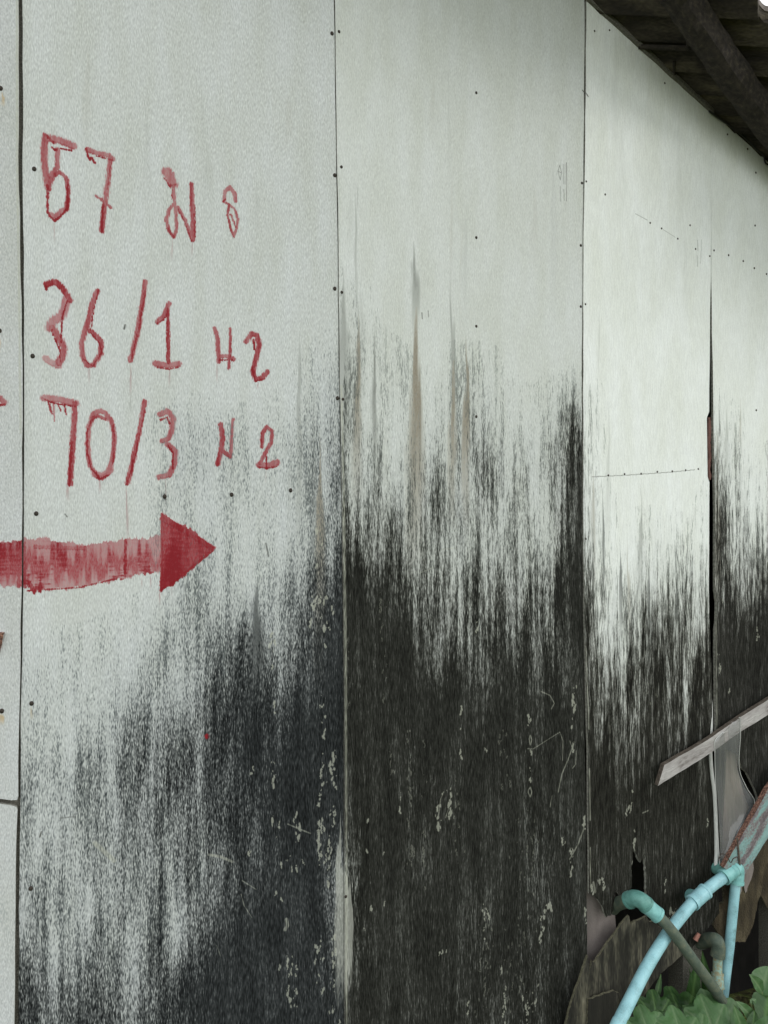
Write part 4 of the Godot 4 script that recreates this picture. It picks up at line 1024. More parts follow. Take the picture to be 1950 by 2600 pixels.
	M.clear.cull_mode = BaseMaterial3D.CULL_DISABLED
	M.leaf = StandardMaterial3D.new()
	M.leaf.vertex_color_use_as_albedo = true
	M.leaf.roughness = 0.42
	M.leaf.metallic_specular = 0.35
	M.leaf.cull_mode = BaseMaterial3D.CULL_DISABLED
	M.leaf.backlight_enabled = true
	M.leaf.backlight = Color(0.06, 0.12, 0.03)
	var lf := noise_img(77, 0.06, 256, 256, 3)
	M.leaf.normal_enabled = true
	M.leaf.normal_texture = normal_from(lf, 0.8)
	M.stem = StandardMaterial3D.new()
	M.stem.albedo_color = Color8(92, 104, 62)
	M.stem.roughness = 0.6

# ------------------------------------------------------------ the weathered cement boards
func seg_dist(p: Vector2, a: Vector2, b: Vector2) -> float:
	var d := b - a
	var l := d.length_squared()
	var t := 0.0
	if l > 0.0:
		t = clampf((p - a).dot(d) / l, 0.0, 1.0)
	return p.distance_to(a + d * t)

# cfg: x0 left edge, wide in metres, stain grid, seed, px columns, stain rgb, weights of the streak, thread and grain noise
func bake_board(cfg: Dictionary) -> StandardMaterial3D:
	var w: int = cfg.px
	var h := ROWS
	var x0: float = cfg.x0
	var sx: float = w / float(cfg.wide)
	var sy := h / TEX_H
	var ytop := TEX_Y0 + TEX_H
	var sd: int = cfg.seed
	var g: Array = cfg.grid
	# stain coverage seen on this board, enlarged from a coarse survey
	var small := Image.create_empty(g[0].size(), g.size(), false, Image.FORMAT_L8)
	for j in g.size():
		for i in g[0].size():
			var v: float = g[j][i] / 90.0
			small.set_pixel(i, j, Color(v, v, v))
	small.resize(w, h, Image.INTERPOLATE_CUBIC)
	var cov := small.get_data()
	var im1 := noise_img(sd, 0.075 * 1000.0 / sx, w, h / int(cfg.long1), 2, false)
	im1.resize(w, h, Image.INTERPOLATE_CUBIC)
	var im2 := noise_img(sd + 1, float(cfg.get("fine", 0.3)) * 1000.0 / sx, w, h / int(cfg.long2), 1, false)
	im2.resize(w, h, Image.INTERPOLATE_CUBIC)
	var im3 := noise_img(sd + 2, 0.42 * 1000.0 / sx, w, h / 2, 2, false)
	im3.resize(w, h, Image.INTERPOLATE_BILINEAR)
	var im4 := noise_img(sd + 3, 0.012, w, h / 3, 4, false)
	im4.resize(w, h, Image.INTERPOLATE_CUBIC)
	var im5 := noise_img(sd + 4, 0.03 * 1000.0 / sx, w, h / 10, 4, false)
	im5.resize(w, h, Image.INTERPOLATE_CUBIC)
	var n5 := im5.get_data()
	var im6 := noise_img(sd + 5, 0.2, w / 9, h, 2, false)
	im6.resize(w, h, Image.INTERPOLATE_CUBIC)
	var n6 := im6.get_data()
	var n1 := im1.get_data()
	var n2 := im2.get_data()
	var n3 := im3.get_data()
	var n4 := im4.get_data()
	var pa := PackedByteArray()
	pa.resize(w * h)
	var pd := pa.duplicate()
	var fa := pa.duplicate()
	var da := pa.duplicate()
	var dk := pa.duplicate()
	var x1: float = x0 + float(cfg.wide)
	# red paint: brush strokes with a body and a wetter rim
	if cfg.has("paint"):
		for s in PAINT_STROKES:
			var r: float = s[0]
			var al: float = s[1]
			var P := pts2(s[2])
			var lo := P[0]
			var hi := P[0]
			for q in P:
				lo = lo.min(q)
				hi = hi.max(q)
			var i0: int = maxi(0, int((lo.x - r - x0) * sx) - 1)
			var i1: int = mini(w - 1, int((hi.x + r - x0) * sx) + 1)
			var j0: int = maxi(0, int((ytop - hi.y - r) * sy) - 1)
			var j1: int = mini(h - 1, int((ytop - lo.y + r) * sy) + 1)
			for j in range(j0, j1 + 1):
				var Y := ytop - (j + 0.5) / sy
				for i in range(i0, i1 + 1):
					var q := Vector2(x0 + (i + 0.5) / sx, Y)
					var d := 1e9
					var ny := 0.0
					for k in P.size() - 1:
						var dd := P[k + 1] - P[k]
						var tt := clampf((q - P[k]).dot(dd) / maxf(dd.length_squared(), 1e-9), 0.0, 1.0)
						var np := P[k] + dd * tt
						var dn := q.distance_to(np)
						if dn < d:
							d = dn
							ny = np.y
					var id := j * w + i
					var rr := r * (0.7 + 0.5 * (n2[id] / 255.0)) + (n3[id] - 128) * 0.000016 + (n1[id] - 128) * 0.000008
					if d < rr:
						var e := d / rr
						var below := clampf((ny - Y) / rr * 2.0 - 0.7, 0.0, 1.0)
						var paint_body := clampf((n1[id] * 0.5 + n4[id] * 0.5 - 70.0) / 110.0, 0.0, 1.0)
						var a: float = al * (0.68 + 0.5 * paint_body + 0.45 * (n3[id] - 128) / 128.0) + 0.12 + 0.3 * below
						a *= clampf((1.0 - e) * 3.2, 0.0, 1.0)
						pa[id] = maxi(pa[id], int(clampf(a, 0.0, 0.97) * 255))
						pd[id] = maxi(pd[id], int(clampf(al * 130 + 70 * paint_body + 90 * below, 0, 255)))
		for poly in [pts2(ARROW_SHAFT), pts2(ARROW_HEAD)]:
			var head: bool = poly.size() < 12
			var lo: Vector2 = poly[0]
			var hi: Vector2 = poly[0]
			for q in poly:
				lo = lo.min(q)
				hi = hi.max(q)
			var i0: int = maxi(0, int((lo.x - x0) * sx) - 4)
			var i1: int = mini(w - 1, int((hi.x - x0) * sx) + 4)
			var j0: int = maxi(0, int((ytop - hi.y) * sy) - 4)
			var j1: int = mini(h - 1, int((ytop - lo.y) * sy) + 4)
			for j in range(j0, j1 + 1):
				var Y := ytop - (j + 0.5) / sy
				for i in range(i0, i1 + 1):
					var id := j * w + i
					var q := Vector2(x0 + (i + 0.5) / sx, Y + (n1[id] - 128) * 0.00004 + (n2[id] - 128) * 0.000015 + (n3[id] - 128) * 0.00002)
					if Geometry2D.is_point_in_polygon(q, poly):
						var run := n1[id] * 0.16 + n4[id] * 0.66 + n6[id] * 0.18
						var deep := clampf((run - 100.0) / 60.0, 0.0, 1.0)
						var a := 0.7 + 0.28 * deep + (n3[id] - 128) * 0.0026
						var up := (hi.y - Y) / (hi.y - lo.y)
						if not head:
							# the brush ran dry along the far end of the shaft, and drips left bare slots low down
							var dry := clampf((q.x - 0.16) / 0.12, 0.0, 1.0)
							a -= 0.16 * dry
							up += (n1[id] - 128) * 0.0022 + (n4[id] - 128) * 0.002
							var slot := smoothstep(0.42, 0.72, up) * smoothstep(132.0, 112.0, run)
							a *= 1.0 - 0.5 * slot
							a *= 0.6 + 0.4 * smoothstep(0.08, 0.34, up)
						else:
							a += 0.06
						if a > 0.0:
							pa[id] = maxi(pa[id], int(clampf(a, 0.0, 0.95) * 255))
							pd[id] = maxi(pd[id], int(90 + 130 * deep))
	var drip_kind := PackedByteArray()
	drip_kind.resize(w * h)
	for s in DRIPS:
		var hw: float = s[3]
		if s[0] + hw < x0 or s[0] - hw > x1:
			continue
		var i0: int = maxi(0, int((s[0] - hw * 1.5 - x0) * sx))
		var i1: int = mini(w - 1, int((s[0] + hw * 1.5 - x0) * sx))
		var j0: int = maxi(0, int((ytop - s[1]) * sy))
		var j1: int = mini(h - 1, int((ytop - s[2]) * sy))
		for j in range(j0, j1 + 1):
			var t := float(j - j0) / maxf(1.0, j1 - j0)
			var wd := hw * minf(1.0, 0.1 + t * 1.7)
			var cx: float = s[0] + hw * (0.09 * sin(t * 9.0 + s[0] * 70.0) + 0.06 * sin(t * 23.0 + s[0] * 31.0))
			var fade := clampf((1.0 - t) * 1.6, 0.0, 1.0) * clampf(0.45 + t * 3.0, 0.0, 1.0)
			for i in range(i0, i1 + 1):
				var id := j * w + i
				var dx := absf(x0 + (i + 0.5) / sx - cx + (n1[id] - 128) * 0.00004 + (n4[id] - 128) * 0.00003) / wd
				if dx < 1.3:
					var a: float = s[4] * fade * clampf((1.3 - dx) * 1.1, 0.0, 1.0) * (0.3 + 0.8 * n3[id] / 255.0 + 0.6 * n2[id] / 255.0)
					if s[5] == 5:
						a = clampf((a * 1.5 - (n1[id] * 0.3 + n3[id] * 0.5 + n2[id] * 0.2) / 255.0) * 2.4 + 0.25, 0.0, 0.72)
					var v := int(clampf(a, 0, 1) * 255)
					if v > da[id]:
						da[id] = v
						drip_kind[id] = s[5]
	var fr := RandomNumberGenerator.new()
	fr.seed = sd * 13 + 5
	for s in FLECKS:
		if s[0] < x0 - 0.02 or s[0] > x1 + 0.02:
			continue
		var xx: float = s[0]
		var yy := 0.0
		var px := 0.0
		for k in s[4]:
			var rad: float = s[5] * (0.35 + 1.1 * pow(fr.randf(), 2.0))
			if k == 0 or fr.randf() < 0.28:
				yy = lerpf(s[1], s[2], fr.randf())
				px = xx + fr.randfn(0.0, 0.5) * float(s[3])
			else:
				yy -= rad * fr.randf_range(0.8, 2.6)
				px += rad * fr.randf_range(-1.6, 1.6)
			var lng := fr.randf_range(0.9, 2.6)
			var lean := fr.randf_range(-0.5, 0.5)
			var ci := (px - x0) * sx
			var cj := (ytop - yy) * sy
			var rx := maxf(0.6, rad * sx)
			var ry := maxf(0.6, rad * lng * sy)
			for j in range(maxi(0, int(cj - ry)), mini(h - 1, int(cj + ry) + 1) + 1):
				for i in range(maxi(0, int(ci - rx * 2)), mini(w - 1, int(ci + rx * 2) + 1) + 1):
					var ex := (i - ci + lean * (j - cj)) / rx
					var ey := (j - cj) / ry
					var id := j * w + i
					var e := ex * ex + ey * ey + (n3[id] - 128) * 0.006
					if e < 1.0:
						fa[id] = maxi(fa[id], int(clampf((1.0 - e) * 2.2, 0.0, 0.68 if s[5] > 0.0015 else 0.34) * 255))
	for s in SCRATCHES_AND_LIT_EDGES:
		var P := pts2(s[1])
		mark(fa, P, s[0], 0.55, x0, sx, sy, ytop, w, h, n3, n2)
	for s in DARK_MARKS:
		var P := pts2(s[2])
		mark(dk, P, s[0], s[1], x0, sx, sy, ytop, w, h, n3, n2)
	# colour every texel
	var out := PackedByteArray()
	out.resize(w * h * 3)
	var hgt := PackedByteArray()
	hgt.resize(w * h)
	var k1: float = cfg.k1
	var k2: float = cfg.k2
	var k3: float = cfg.k3
	var gain: float = cfg.gain
	var bR: int = cfg.base[0]
	var bG: int = cfg.base[1]
	var bB: int = cfg.base[2]
	var mR: int = cfg.stain[0]
	var mG: int = cfg.stain[1]
	var mB: int = cfg.stain[2]
	var spk: float = cfg.speck
	var patch: float = cfg.get("patch", 0.00022)
	var run_amp: float = cfg.get("runs", 0.0009)
	var film_k: float = cfg.get("film", 0.56)
	var cfg_soft: float = cfg.soft
	var drip_col := [[138, 131, 117], [130, 133, 128], [50, 53, 52], [140, 96, 98], [178, 140, 84], [166, 168, 160]]
	for id in w * h:
		var a3 := n3[id] - 128
		var a4 := n4[id] - 128
		var lum := 1.0 + a3 * spk + a4 * patch + (n2[id] - 128) * 0.00030
		var R := bR * lum
		var G := bG * lum
		var B := bB * lum + a4 * 0.02
		var c := cov[id] / 255.0
		if c > 0.005 and c < 0.95:
			c = clampf(c + (n5[id] - 128) * run_amp * minf(1.0, c * 4.0) * minf(1.0, (1.0 - c) * 5.0), 0.0, 1.0)
		var m := 0.0
		if c > 0.005:
			var t := 0.5 + gain * ((n1[id] - 128) * k1 + (n2[id] - 128) * k2 + a3 * k3) / 128.0
			var thr := clampf((c * 1.4 - 0.2 - clampf(t + a4 * 0.0026, 0.0, 1.0)) * cfg_soft + 0.5, 0.0, 1.0)
			var film := minf(1.0, c * (film_k + 0.3 * c) * (0.5 + 1.0 * (1.0 - t)))
			m = 1.0 - (1.0 - thr) * (1.0 - film)
			if m > 0.0:
				var thin := clampf(1.0 - c * 2.2, 0.0, 1.0)
				var v := (n2[id] - 128) * 0.19 + a4 * 0.09 + a3 * 0.12 + (n1[id] - 128) * 0.07
				R += (mR + v + thin * 60 - R) * m
				G += (mG + v + thin * 66 - G) * m
				B += (mB + v + thin * 68 - B) * m
		if da[id] > 0:
			var a := da[id] / 255.0 * ((1.0 - 0.7 * m) if drip_kind[id] < 5 else 1.0)
			var dc = drip_col[drip_kind[id]]
			R += (dc[0] - R) * a
			G += (dc[1] - G) * a
			B += (dc[2] - B) * a
		if pa[id] > 0:
			var a := pa[id] / 255.0
			var dp := pd[id] / 255.0
			R += (152 - 34 * dp - R) * a
			G += (50 - 32 * dp - G) * a
			B += (56 - 30 * dp - B) * a
		if dk[id] > 0:
			var a := dk[id] / 255.0
			R += (46 - R) * a
			G += (46 - G) * a
			B += (42 - B) * a
		if fa[id] > 0:
			var a := fa[id] / 255.0
			R += (172 - R) * a
			G += (174 - G) * a
			B += (160 - B) * a
		var o := id * 3
		out[o] = clampi(int(R), 0, 255)
		out[o + 1] = clampi(int(G), 0, 255)
		out[o + 2] = clampi(int(B), 0, 255)
		hgt[id] = clampi(int(120 + a3 * 0.35 + (n2[id] - 128) * 0.3 - m * 18 + pa[id] * 0.12 - dk[id] * 0.2), 0, 255)
	var img := Image.create_from_data(w, h, false, Image.FORMAT_RGB8, out)
	img.generate_mipmaps()
	var him := Image.create_from_data(w, h, false, Image.FORMAT_L8, hgt)
	var mat := StandardMaterial3D.new()
	mat.albedo_texture = ImageTexture.create_from_image(img)
	mat.normal_enabled = true
	mat.normal_texture = normal_from(him, 1.4)
	mat.normal_scale = 0.6
	mat.roughness = 0.88
	mat.metallic_specular = 0.3
	return mat

func mark(buf: PackedByteArray, P: PackedVector2Array, r: float, al: float, x0: float, sx: float, sy: float, ytop: float, w: int, h: int, n3: PackedByteArray, n2: PackedByteArray):
	var lo := P[0]
	var hi := P[0]
	for q in P:
		lo = lo.min(q)
		hi = hi.max(q)
	if hi.x < x0 or lo.x > x0 + w / sx:
		return
	r = maxf(r, 0.0009)
	var i0: int = maxi(0, int((lo.x - r - x0) * sx) - 1)
	var i1: int = mini(w - 1, int((hi.x + r - x0) * sx) + 1)
	var j0: int = maxi(0, int((ytop - hi.y - r) * sy) - 1)
	var j1: int = mini(h - 1, int((ytop - lo.y + r) * sy) + 1)
	for j in range(j0, j1 + 1):
		for i in range(i0, i1 + 1):
			var q := Vector2(x0 + (i + 0.5) / sx, ytop - (j + 0.5) / sy)
			var d := 1e9
			for k in P.size() - 1:
				d = minf(d, seg_dist(q, P[k], P[k + 1]))
			var id := j * w + i
			if d < r:
				var a := al * clampf((1.0 - d / r) * 2.5, 0.0, 1.0) * (0.45 + 0.9 * n2[id] / 255.0)
				buf[id] = maxi(buf[id], int(clampf(a, 0, 1) * 255))

# ------------------------------------------------------------ setting
func build_ground():
	var g := MeshInstance3D.new()
	g.name = "ground"
	var st := SurfaceTool.new()
	st.begin(Mesh.PRIMITIVE_TRIANGLES)
	var fn := FastNoiseLite.new()
	fn.seed = 5
	fn.frequency = 0.9
	var xs := [-60.0, -20.0, -8.0]
	for i in 61:
		xs.append(-4.0 + i * 0.16)
	xs.append_array([9.0, 20.0, 60.0])
	var zs := [-60.0, -20.0, -8.0]
	for i in 51:
		zs.append(-3.4 + i * 0.16)
	zs.append_array([8.0, 20.0, 60.0])
	for i in xs.size():
		for j in zs.size():
			st.set_uv(Vector2(xs[i], zs[j]))
			st.add_vertex(Vector3(xs[i], fn.get_noise_2d(xs[i] * 3.0, zs[j] * 3.0) * 0.025 - 0.01, zs[j]))
	for i in xs.size() - 1:
		for j in zs.size() - 1:
			var a := i * zs.size() + j
			var b := a + zs.size()
			for k in [a, b, a + 1, b, b + 1, a + 1]:
				st.add_index(k)
	st.generate_normals()
	g.mesh = st.commit()
	g.material_override = M.soil
	g.set_meta("kind", "structure")
	add_child(g)

func roof_y(x: float, z: float) -> float:
	return ROOF_Y0 + ROOF_A * x + ROOF_B * z

# a slab lying in the roof slope: outline in plan (x, z), drop below and rise above the slope
func slope_slab(p: PackedVector2Array, under: Callable, rise: float, dir: Vector2, origin: Vector3) -> ArrayMesh:
	var st := SurfaceTool.new()
	st.begin(Mesh.PRIMITIVE_TRIANGLES)
	var tri := Geometry2D.triangulate_polygon(p)
	for side in 2:
		for t in range(0, tri.size(), 3):
			var ids := [tri[t], tri[t + 1], tri[t + 2]]
			var ccw: bool = (p[ids[1]] - p[ids[0]]).cross(p[ids[2]] - p[ids[0]]) > 0.0
			if ccw == (side == 0):
				ids = [ids[0], ids[2], ids[1]]
			var vs := []
			for k in ids:
				var q := p[k]
				var y: float = under.call(q) if side == 0 else roof_y(q.x, q.y) + rise
				vs.append(Vector3(q.x, y, q.y) - origin)
			var n: Vector3 = (vs[2] - vs[0]).cross(vs[1] - vs[0]).normalized()
			for k in 3:
				st.set_normal(n if n.y < 0.0 == (side == 0) else -n)
				st.set_uv(Vector2(p[ids[k]].dot(dir), p[ids[k]].dot(dir.orthogonal())) * 3.0)
				st.add_vertex(vs[k])
	var area := 0.0
	for i in p.size():
		area += p[i].cross(p[(i + 1) % p.size()])
	for i in p.size():
		var a := p[i]
		var b := p[(i + 1) % p.size()]
		var d := (b - a).normalized() * (1.0 if area > 0.0 else -1.0)
		var n := Vector3(d.y, 0, -d.x)
		var v := [Vector3(a.x, under.call(a), a.y) - origin, Vector3(b.x, under.call(b), b.y) - origin, Vector3(b.x, roof_y(b.x, b.y) + rise, b.y) - origin, Vector3(a.x, roof_y(a.x, a.y) + rise, a.y) - origin]
		for k in [0, 1, 2, 0, 2, 3]:
			st.set_normal(n)
			st.set_uv(Vector2((a if k in [0, 3] else b).dot(dir), v[k].y) * 3.0)
			st.add_vertex(v[k])
	st.generate_tangents()
	return st.commit()

func nail_mesh(r: float) -> ArrayMesh:
	var st := SurfaceTool.new()
	st.begin(Mesh.PRIMITIVE_TRIANGLES)
	var rings := [[1.0, 0.0], [0.95, 0.22], [0.6, 0.42], [0.0, 0.5]]
	for a in 3:
		for k in 10:
			var q := []
			for c in [[a, k], [a, k + 1], [a + 1, k + 1], [a + 1, k]]:
				var an: float = TAU * c[1] / 10.0
				q.append(Vector3(cos(an) * rings[c[0]][0], sin(an) * rings[c[0]][0] * 1.15, rings[c[0]][1]) * r)
			for i in [0, 2, 1, 0, 3, 2]:
				st.set_normal(Vector3(q[i].x, q[i].y, r).normalized())
				st.add_vertex(q[i])
	return st.commit()

func add_board(house: Node3D, poly: PackedVector2Array, z0: float, z1: float, mat: Material, x0: float, wide: float, nails: Array, nr: float, label: String) -> MeshInstance3D:
	var m := sheet(poly, z0, z1, mat, M.rim, Vector2(x0, TEX_Y0 + TEX_H), Vector2(wide, TEX_H))
	var b := part(house, "cement_board", m, null, label)
	var nm := nail_mesh(nr)
	var np := pts2(nails)
	for q in np:
		var nl := part(b, "nail", nm, M.nail)
		nl.position = Vector3(q.x, q.y, z1 - 0.0003)
	return b

func box_poly(x0: float, y0: float, x1: float, y1: float) -> PackedVector2Array:
	return PackedVector2Array([Vector2(x0, y0), Vector2(x1, y0), Vector2(x1, y1), Vector2(x0, y1)])

func wedge_wall(x0: float, x1: float, z0: float, z1: float) -> ArrayMesh:
	var v := []
	for x in [x0, x1]:
		v.append_array([Vector3(x, 0, z0), Vector3(x, 0, z1), Vector3(x, roof_y(x, z1) + 0.01, z1), Vector3(x, roof_y(x, z0) + 0.01, z0)])
	var st := SurfaceTool.new()
	st.begin(Mesh.PRIMITIVE_TRIANGLES)
	for q in [[0, 1, 2, 3, -1.0, 0.0, 0.0], [4, 5, 6, 7, 1.0, 0.0, 0.0], [0, 4, 7, 3, 0.0, 0.0, -1.0], [1, 5, 6, 2, 0.0, 0.0, 1.0], [2, 6, 7, 3, 0.0, 1.0, 0.0], [0, 1, 5, 4, 0.0, -1.0, 0.0]]:
		var n := Vector3(q[4], q[5], q[6])
		var order := [0, 1, 2, 0, 2, 3]
		if (v[q[1]] - v[q[0]]).cross(v[q[2]] - v[q[0]]).dot(n) > 0.0:
			order = [0, 2, 1, 0, 3, 2]
		for k in order:
			st.set_normal(n)
			st.add_vertex(v[q[k]])
	return st.commit()

func build_house():
	var house := thing("house", "low house with white cement board wall stained black below and red painted numbers", "house")
	var mat_a := bake_board({x0 = -0.01, wide = 0.63, grid = STAIN_A, seed = 101, px = 800, fine = 0.34, long1 = 9, long2 = 4, k1 = 0.45, k2 = 0.5, k3 = 1.05, gain = 0.55, base = [191, 195, 193], stain = [39, 42, 43], speck = 0.0011, runs = 0.0007, film = 0.72, soft = 1.15, paint = true})  # base lowered against the right boards: left-to-right light is in the colour
	var mat_b := bake_board({x0 = 0.59, wide = 0.62, grid = STAIN_B, seed = 211, px = 760, fine = 0.42, long1 = 14, long2 = 7, k1 = 0.75, k2 = 0.75, k3 = 0.6, gain = 0.55, base = [199, 203, 199], stain = [38, 39, 35], speck = 0.0007, soft = 1.25})
	var mat_c := bake_board({x0 = 1.18, wide = 0.42, grid = STAIN_C, seed = 307, px = 480, fine = 0.38, long1 = 20, long2 = 10, k1 = 0.8, k2 = 0.75, k3 = 0.4, gain = 0.55, base = [223, 227, 223], stain = [36, 36, 31], speck = 0.0004, patch = 0.0002, soft = 1.25})  # cleaner board, base also lifted to paint in light from the right
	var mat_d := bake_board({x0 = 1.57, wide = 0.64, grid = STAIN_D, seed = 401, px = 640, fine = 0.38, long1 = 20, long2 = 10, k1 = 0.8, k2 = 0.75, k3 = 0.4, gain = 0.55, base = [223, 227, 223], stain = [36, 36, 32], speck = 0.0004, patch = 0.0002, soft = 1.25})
	var mat_l := bake_board({x0 = -0.61, wide = 0.62, grid = STAIN_L, seed = 503, px = 480, long1 = 8, long2 = 3, k1 = 0.5, k2 = 0.5, k3 = 0.9, gain = 0.55, base = [184, 187, 186], stain = [104, 110, 112], speck = 0.0014, soft = 2.6, paint = true})
	add_board(house, pts2(BOARD_L), -0.003, 0.004, mat_l, -0.61, 0.62, NAILS_L, 0.0041, "narrow grey-white board at the left edge with the tail of the red arrow")
	add_board(house, pts2(BOARD_L_LOW), -0.003, 0.005, mat_l, -0.61, 0.62, [], 0.004, "clean pale board at bottom left below a horizontal joint")
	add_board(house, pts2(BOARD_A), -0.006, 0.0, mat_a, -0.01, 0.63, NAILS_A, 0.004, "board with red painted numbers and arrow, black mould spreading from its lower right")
	add_board(house, pts2(BOARD_B), -0.004, 0.0025, mat_b, 0.59, 0.62, NAILS_B, 0.0031, "board with brown drip streaks, black below the middle")
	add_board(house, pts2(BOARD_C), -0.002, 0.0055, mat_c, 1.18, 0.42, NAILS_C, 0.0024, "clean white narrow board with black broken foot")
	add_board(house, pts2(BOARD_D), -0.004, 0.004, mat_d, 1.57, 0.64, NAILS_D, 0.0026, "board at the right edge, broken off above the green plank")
	# boards of the same wall beyond the picture
	for k in 3:
		var xa := -0.605 - 0.6 * k
		add_board(house, box_poly(xa - 0.592, 0.045, xa, 2.78), -0.004, 0.002, mat_l, xa - 0.6, 0.6, [], 0.004, "")
	var yb: float = roof_y(2.6, 0.0) - 0.01
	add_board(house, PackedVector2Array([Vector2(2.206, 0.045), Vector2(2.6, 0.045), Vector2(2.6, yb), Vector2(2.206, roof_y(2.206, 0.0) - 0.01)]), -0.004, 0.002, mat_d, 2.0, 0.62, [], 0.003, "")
	for k in 6:
		var xa := -2.4 + 0.6 * k
		var xb: float = minf(xa + 0.594, (2.79 - ROOF_Y0) / ROOF_A)
		if xb <= xa:
			continue
		part(house, "gable_board", sheet(PackedVector2Array([Vector2(xa, 2.786), Vector2(xb, 2.786), Vector2(xb, maxf(2.788, roof_y(xb, 0) - 0.01)), Vector2(xa, roof_y(xa, 0) - 0.01)]), -0.006, 0.0, M.taupe, M.rim, Vector2.ZERO, Vector2(0.4, 0.4)))
	# studs behind the joints, and the closed room behind the boards
	for s in [[-0.04, 0.035, -0.06, -0.0075], [0.57, 0.64, -0.06, -0.0075], [1.14, 1.206, -0.06, -0.0075], [1.50, 1.56, -0.06, -0.0075], [1.835, 1.885, -0.09, -0.04]]:
		part(house, "stud", sheet(box_poly(s[0], 0.0, s[1], minf(2.75, roof_y(s[1], -0.06) - 0.06)), s[2], s[3], M.batten, M.batten, Vector2.ZERO, Vector2(0.4, 0.4)))
	part(house, "inner_board", sheet(roughen(pts2(INNER_TAUPE), 0.02, 0.0008), -0.036, -0.03, M.taupe, M.rim, Vector2.ZERO, Vector2(0.3, 0.3)), null, "smooth taupe board showing through the break in the wall")
	part(house, "inner_board", sheet(roughen(pts2(INNER_BROWN), 0.02, 0.0008), -0.02, -0.014, M.inner_brown, M.rim_dark, Vector2.ZERO, Vector2(0.2, 0.4)), null, "light brown board inside the wall behind the plastic sheet")
	part(house, "added_dark_wall", sheet(box_poly(1.25, 0.0, 2.55, 1.6), -0.36, -0.33, M.hole_dark, M.hole_dark, Vector2.ZERO, Vector2(0.4, 0.4)))  # added partition, hides the lit ground and keeps the hole dark
	part(house, "rear_wall", sheet(PackedVector2Array([Vector2(-2.4, 0), Vector2(2.6, 0), Vector2(2.6, roof_y(2.6, -3.1)), Vector2(-2.4, roof_y(-2.4, -3.1))]), -3.15, -3.1, M.dark_wood, M.dark_wood, Vector2.ZERO, Vector2(0.4, 0.4)))
	for s in [[-2.45, -2.4], [2.6, 2.65]]:
		part(house, "side_wall", wedge_wall(s[0], s[1], -3.1, -0.008), M.dark_wood)
	# roof: thin sheet over overlapping weathered planks, broken away at one corner of the eave
	var hole := pts2(ROOF_HOLE)
	var dir := Vector2(1.0, 0.82).normalized()
	var nrm := dir.orthogonal()
	if nrm.x < 0.0:
		nrm = -nrm
	var outline := PackedVector2Array([Vector2(-2.6, -3.3), Vector2(2.85, -3.3), Vector2(2.85, 0.55), Vector2(-2.6, 0.55)])
	for poly in Geometry2D.clip_polygons(outline, hole):
		part(house, "roof_sheet", slope_slab(poly, func(q): return roof_y(q.x, q.y) + 0.022, 0.034, Vector2.RIGHT, Vector3.ZERO), M.taupe)
	var near := PackedVector2Array([Vector2(-0.2, -0.25), Vector2(2.8, -0.25), Vector2(2.8, 0.53), Vector2(-0.2, 0.53)])
	var q0 := -0.45
	var step := 0.052
	var kk := 0
	while q0 < 2.6:
		var wdt := step * rng.randf_range(0.82, 1.2)
		var c := nrm * q0
		var cut := PackedVector2Array([c - dir * 4.0, c + dir * 4.0, c + nrm * (wdt + 0.004) + dir * 4.0, c + nrm * (wdt + 0.004) - dir * 4.0])
		var qa := q0
		var drop := rng.randf_range(0.010, 0.017)
		for piece in Geometry2D.intersect_polygons(near, cut):
			for p2 in Geometry2D.clip_polygons(piece, hole):
				if Geometry2D.is_polygon_clockwise(p2) and false:
					continue
				var und := func(q: Vector2) -> float: return roof_y(q.x, q.y) - 0.002 - drop * clampf((q.dot(nrm) - qa) / wdt, 0.0, 1.0)
				part(house, "roof_plank", slope_slab(p2, und, 0.018, dir, Vector3.ZERO), M.roof_wood)
		q0 += wdt
		kk += 1
	part(house, "rafter", beam(smooth_path(pts3(RAFTER), 5), 0.024, 0.03), M.log, "rough timber rafter running down under the eave")
	var rb := pts3(ROOF_BLOCK)
	part(house, "purlin", tube(PackedVector3Array([rb[2], rb[2].lerp(rb[1], 0.5), rb[1]]), 0.006, 0.006, 6), M.log)
	part(house, "strut", tube(PackedVector3Array([rb[0], rb[0].lerp(rb[1], 0.5), rb[1]]), 0.005, 0.005, 6), M.log)
	var rp := pts3(ROOF_PEG)
	part(house, "strut", tube(PackedVector3Array([rp[0], rp[0].lerp(rp[1], 0.5), rp[1]]), 0.004, 0.003, 6), M.log)
	part(house, "verge_batten", sheet(roughen(pts2(BATTEN), 0.02, 0.0008), 0.0056, 0.014, M.batten, M.batten, Vector2.ZERO, Vector2(0.2, 0.2)), null, "thin grey batten along the sloping top of the wall")
	var bark := tube(smooth_path(pts3(GAP_BARK), 6), 0.006, 0.005, 7, 0.35)
	part(house, "bark_strip", bark, M.bark, "reddish bark strip inside the open joint")

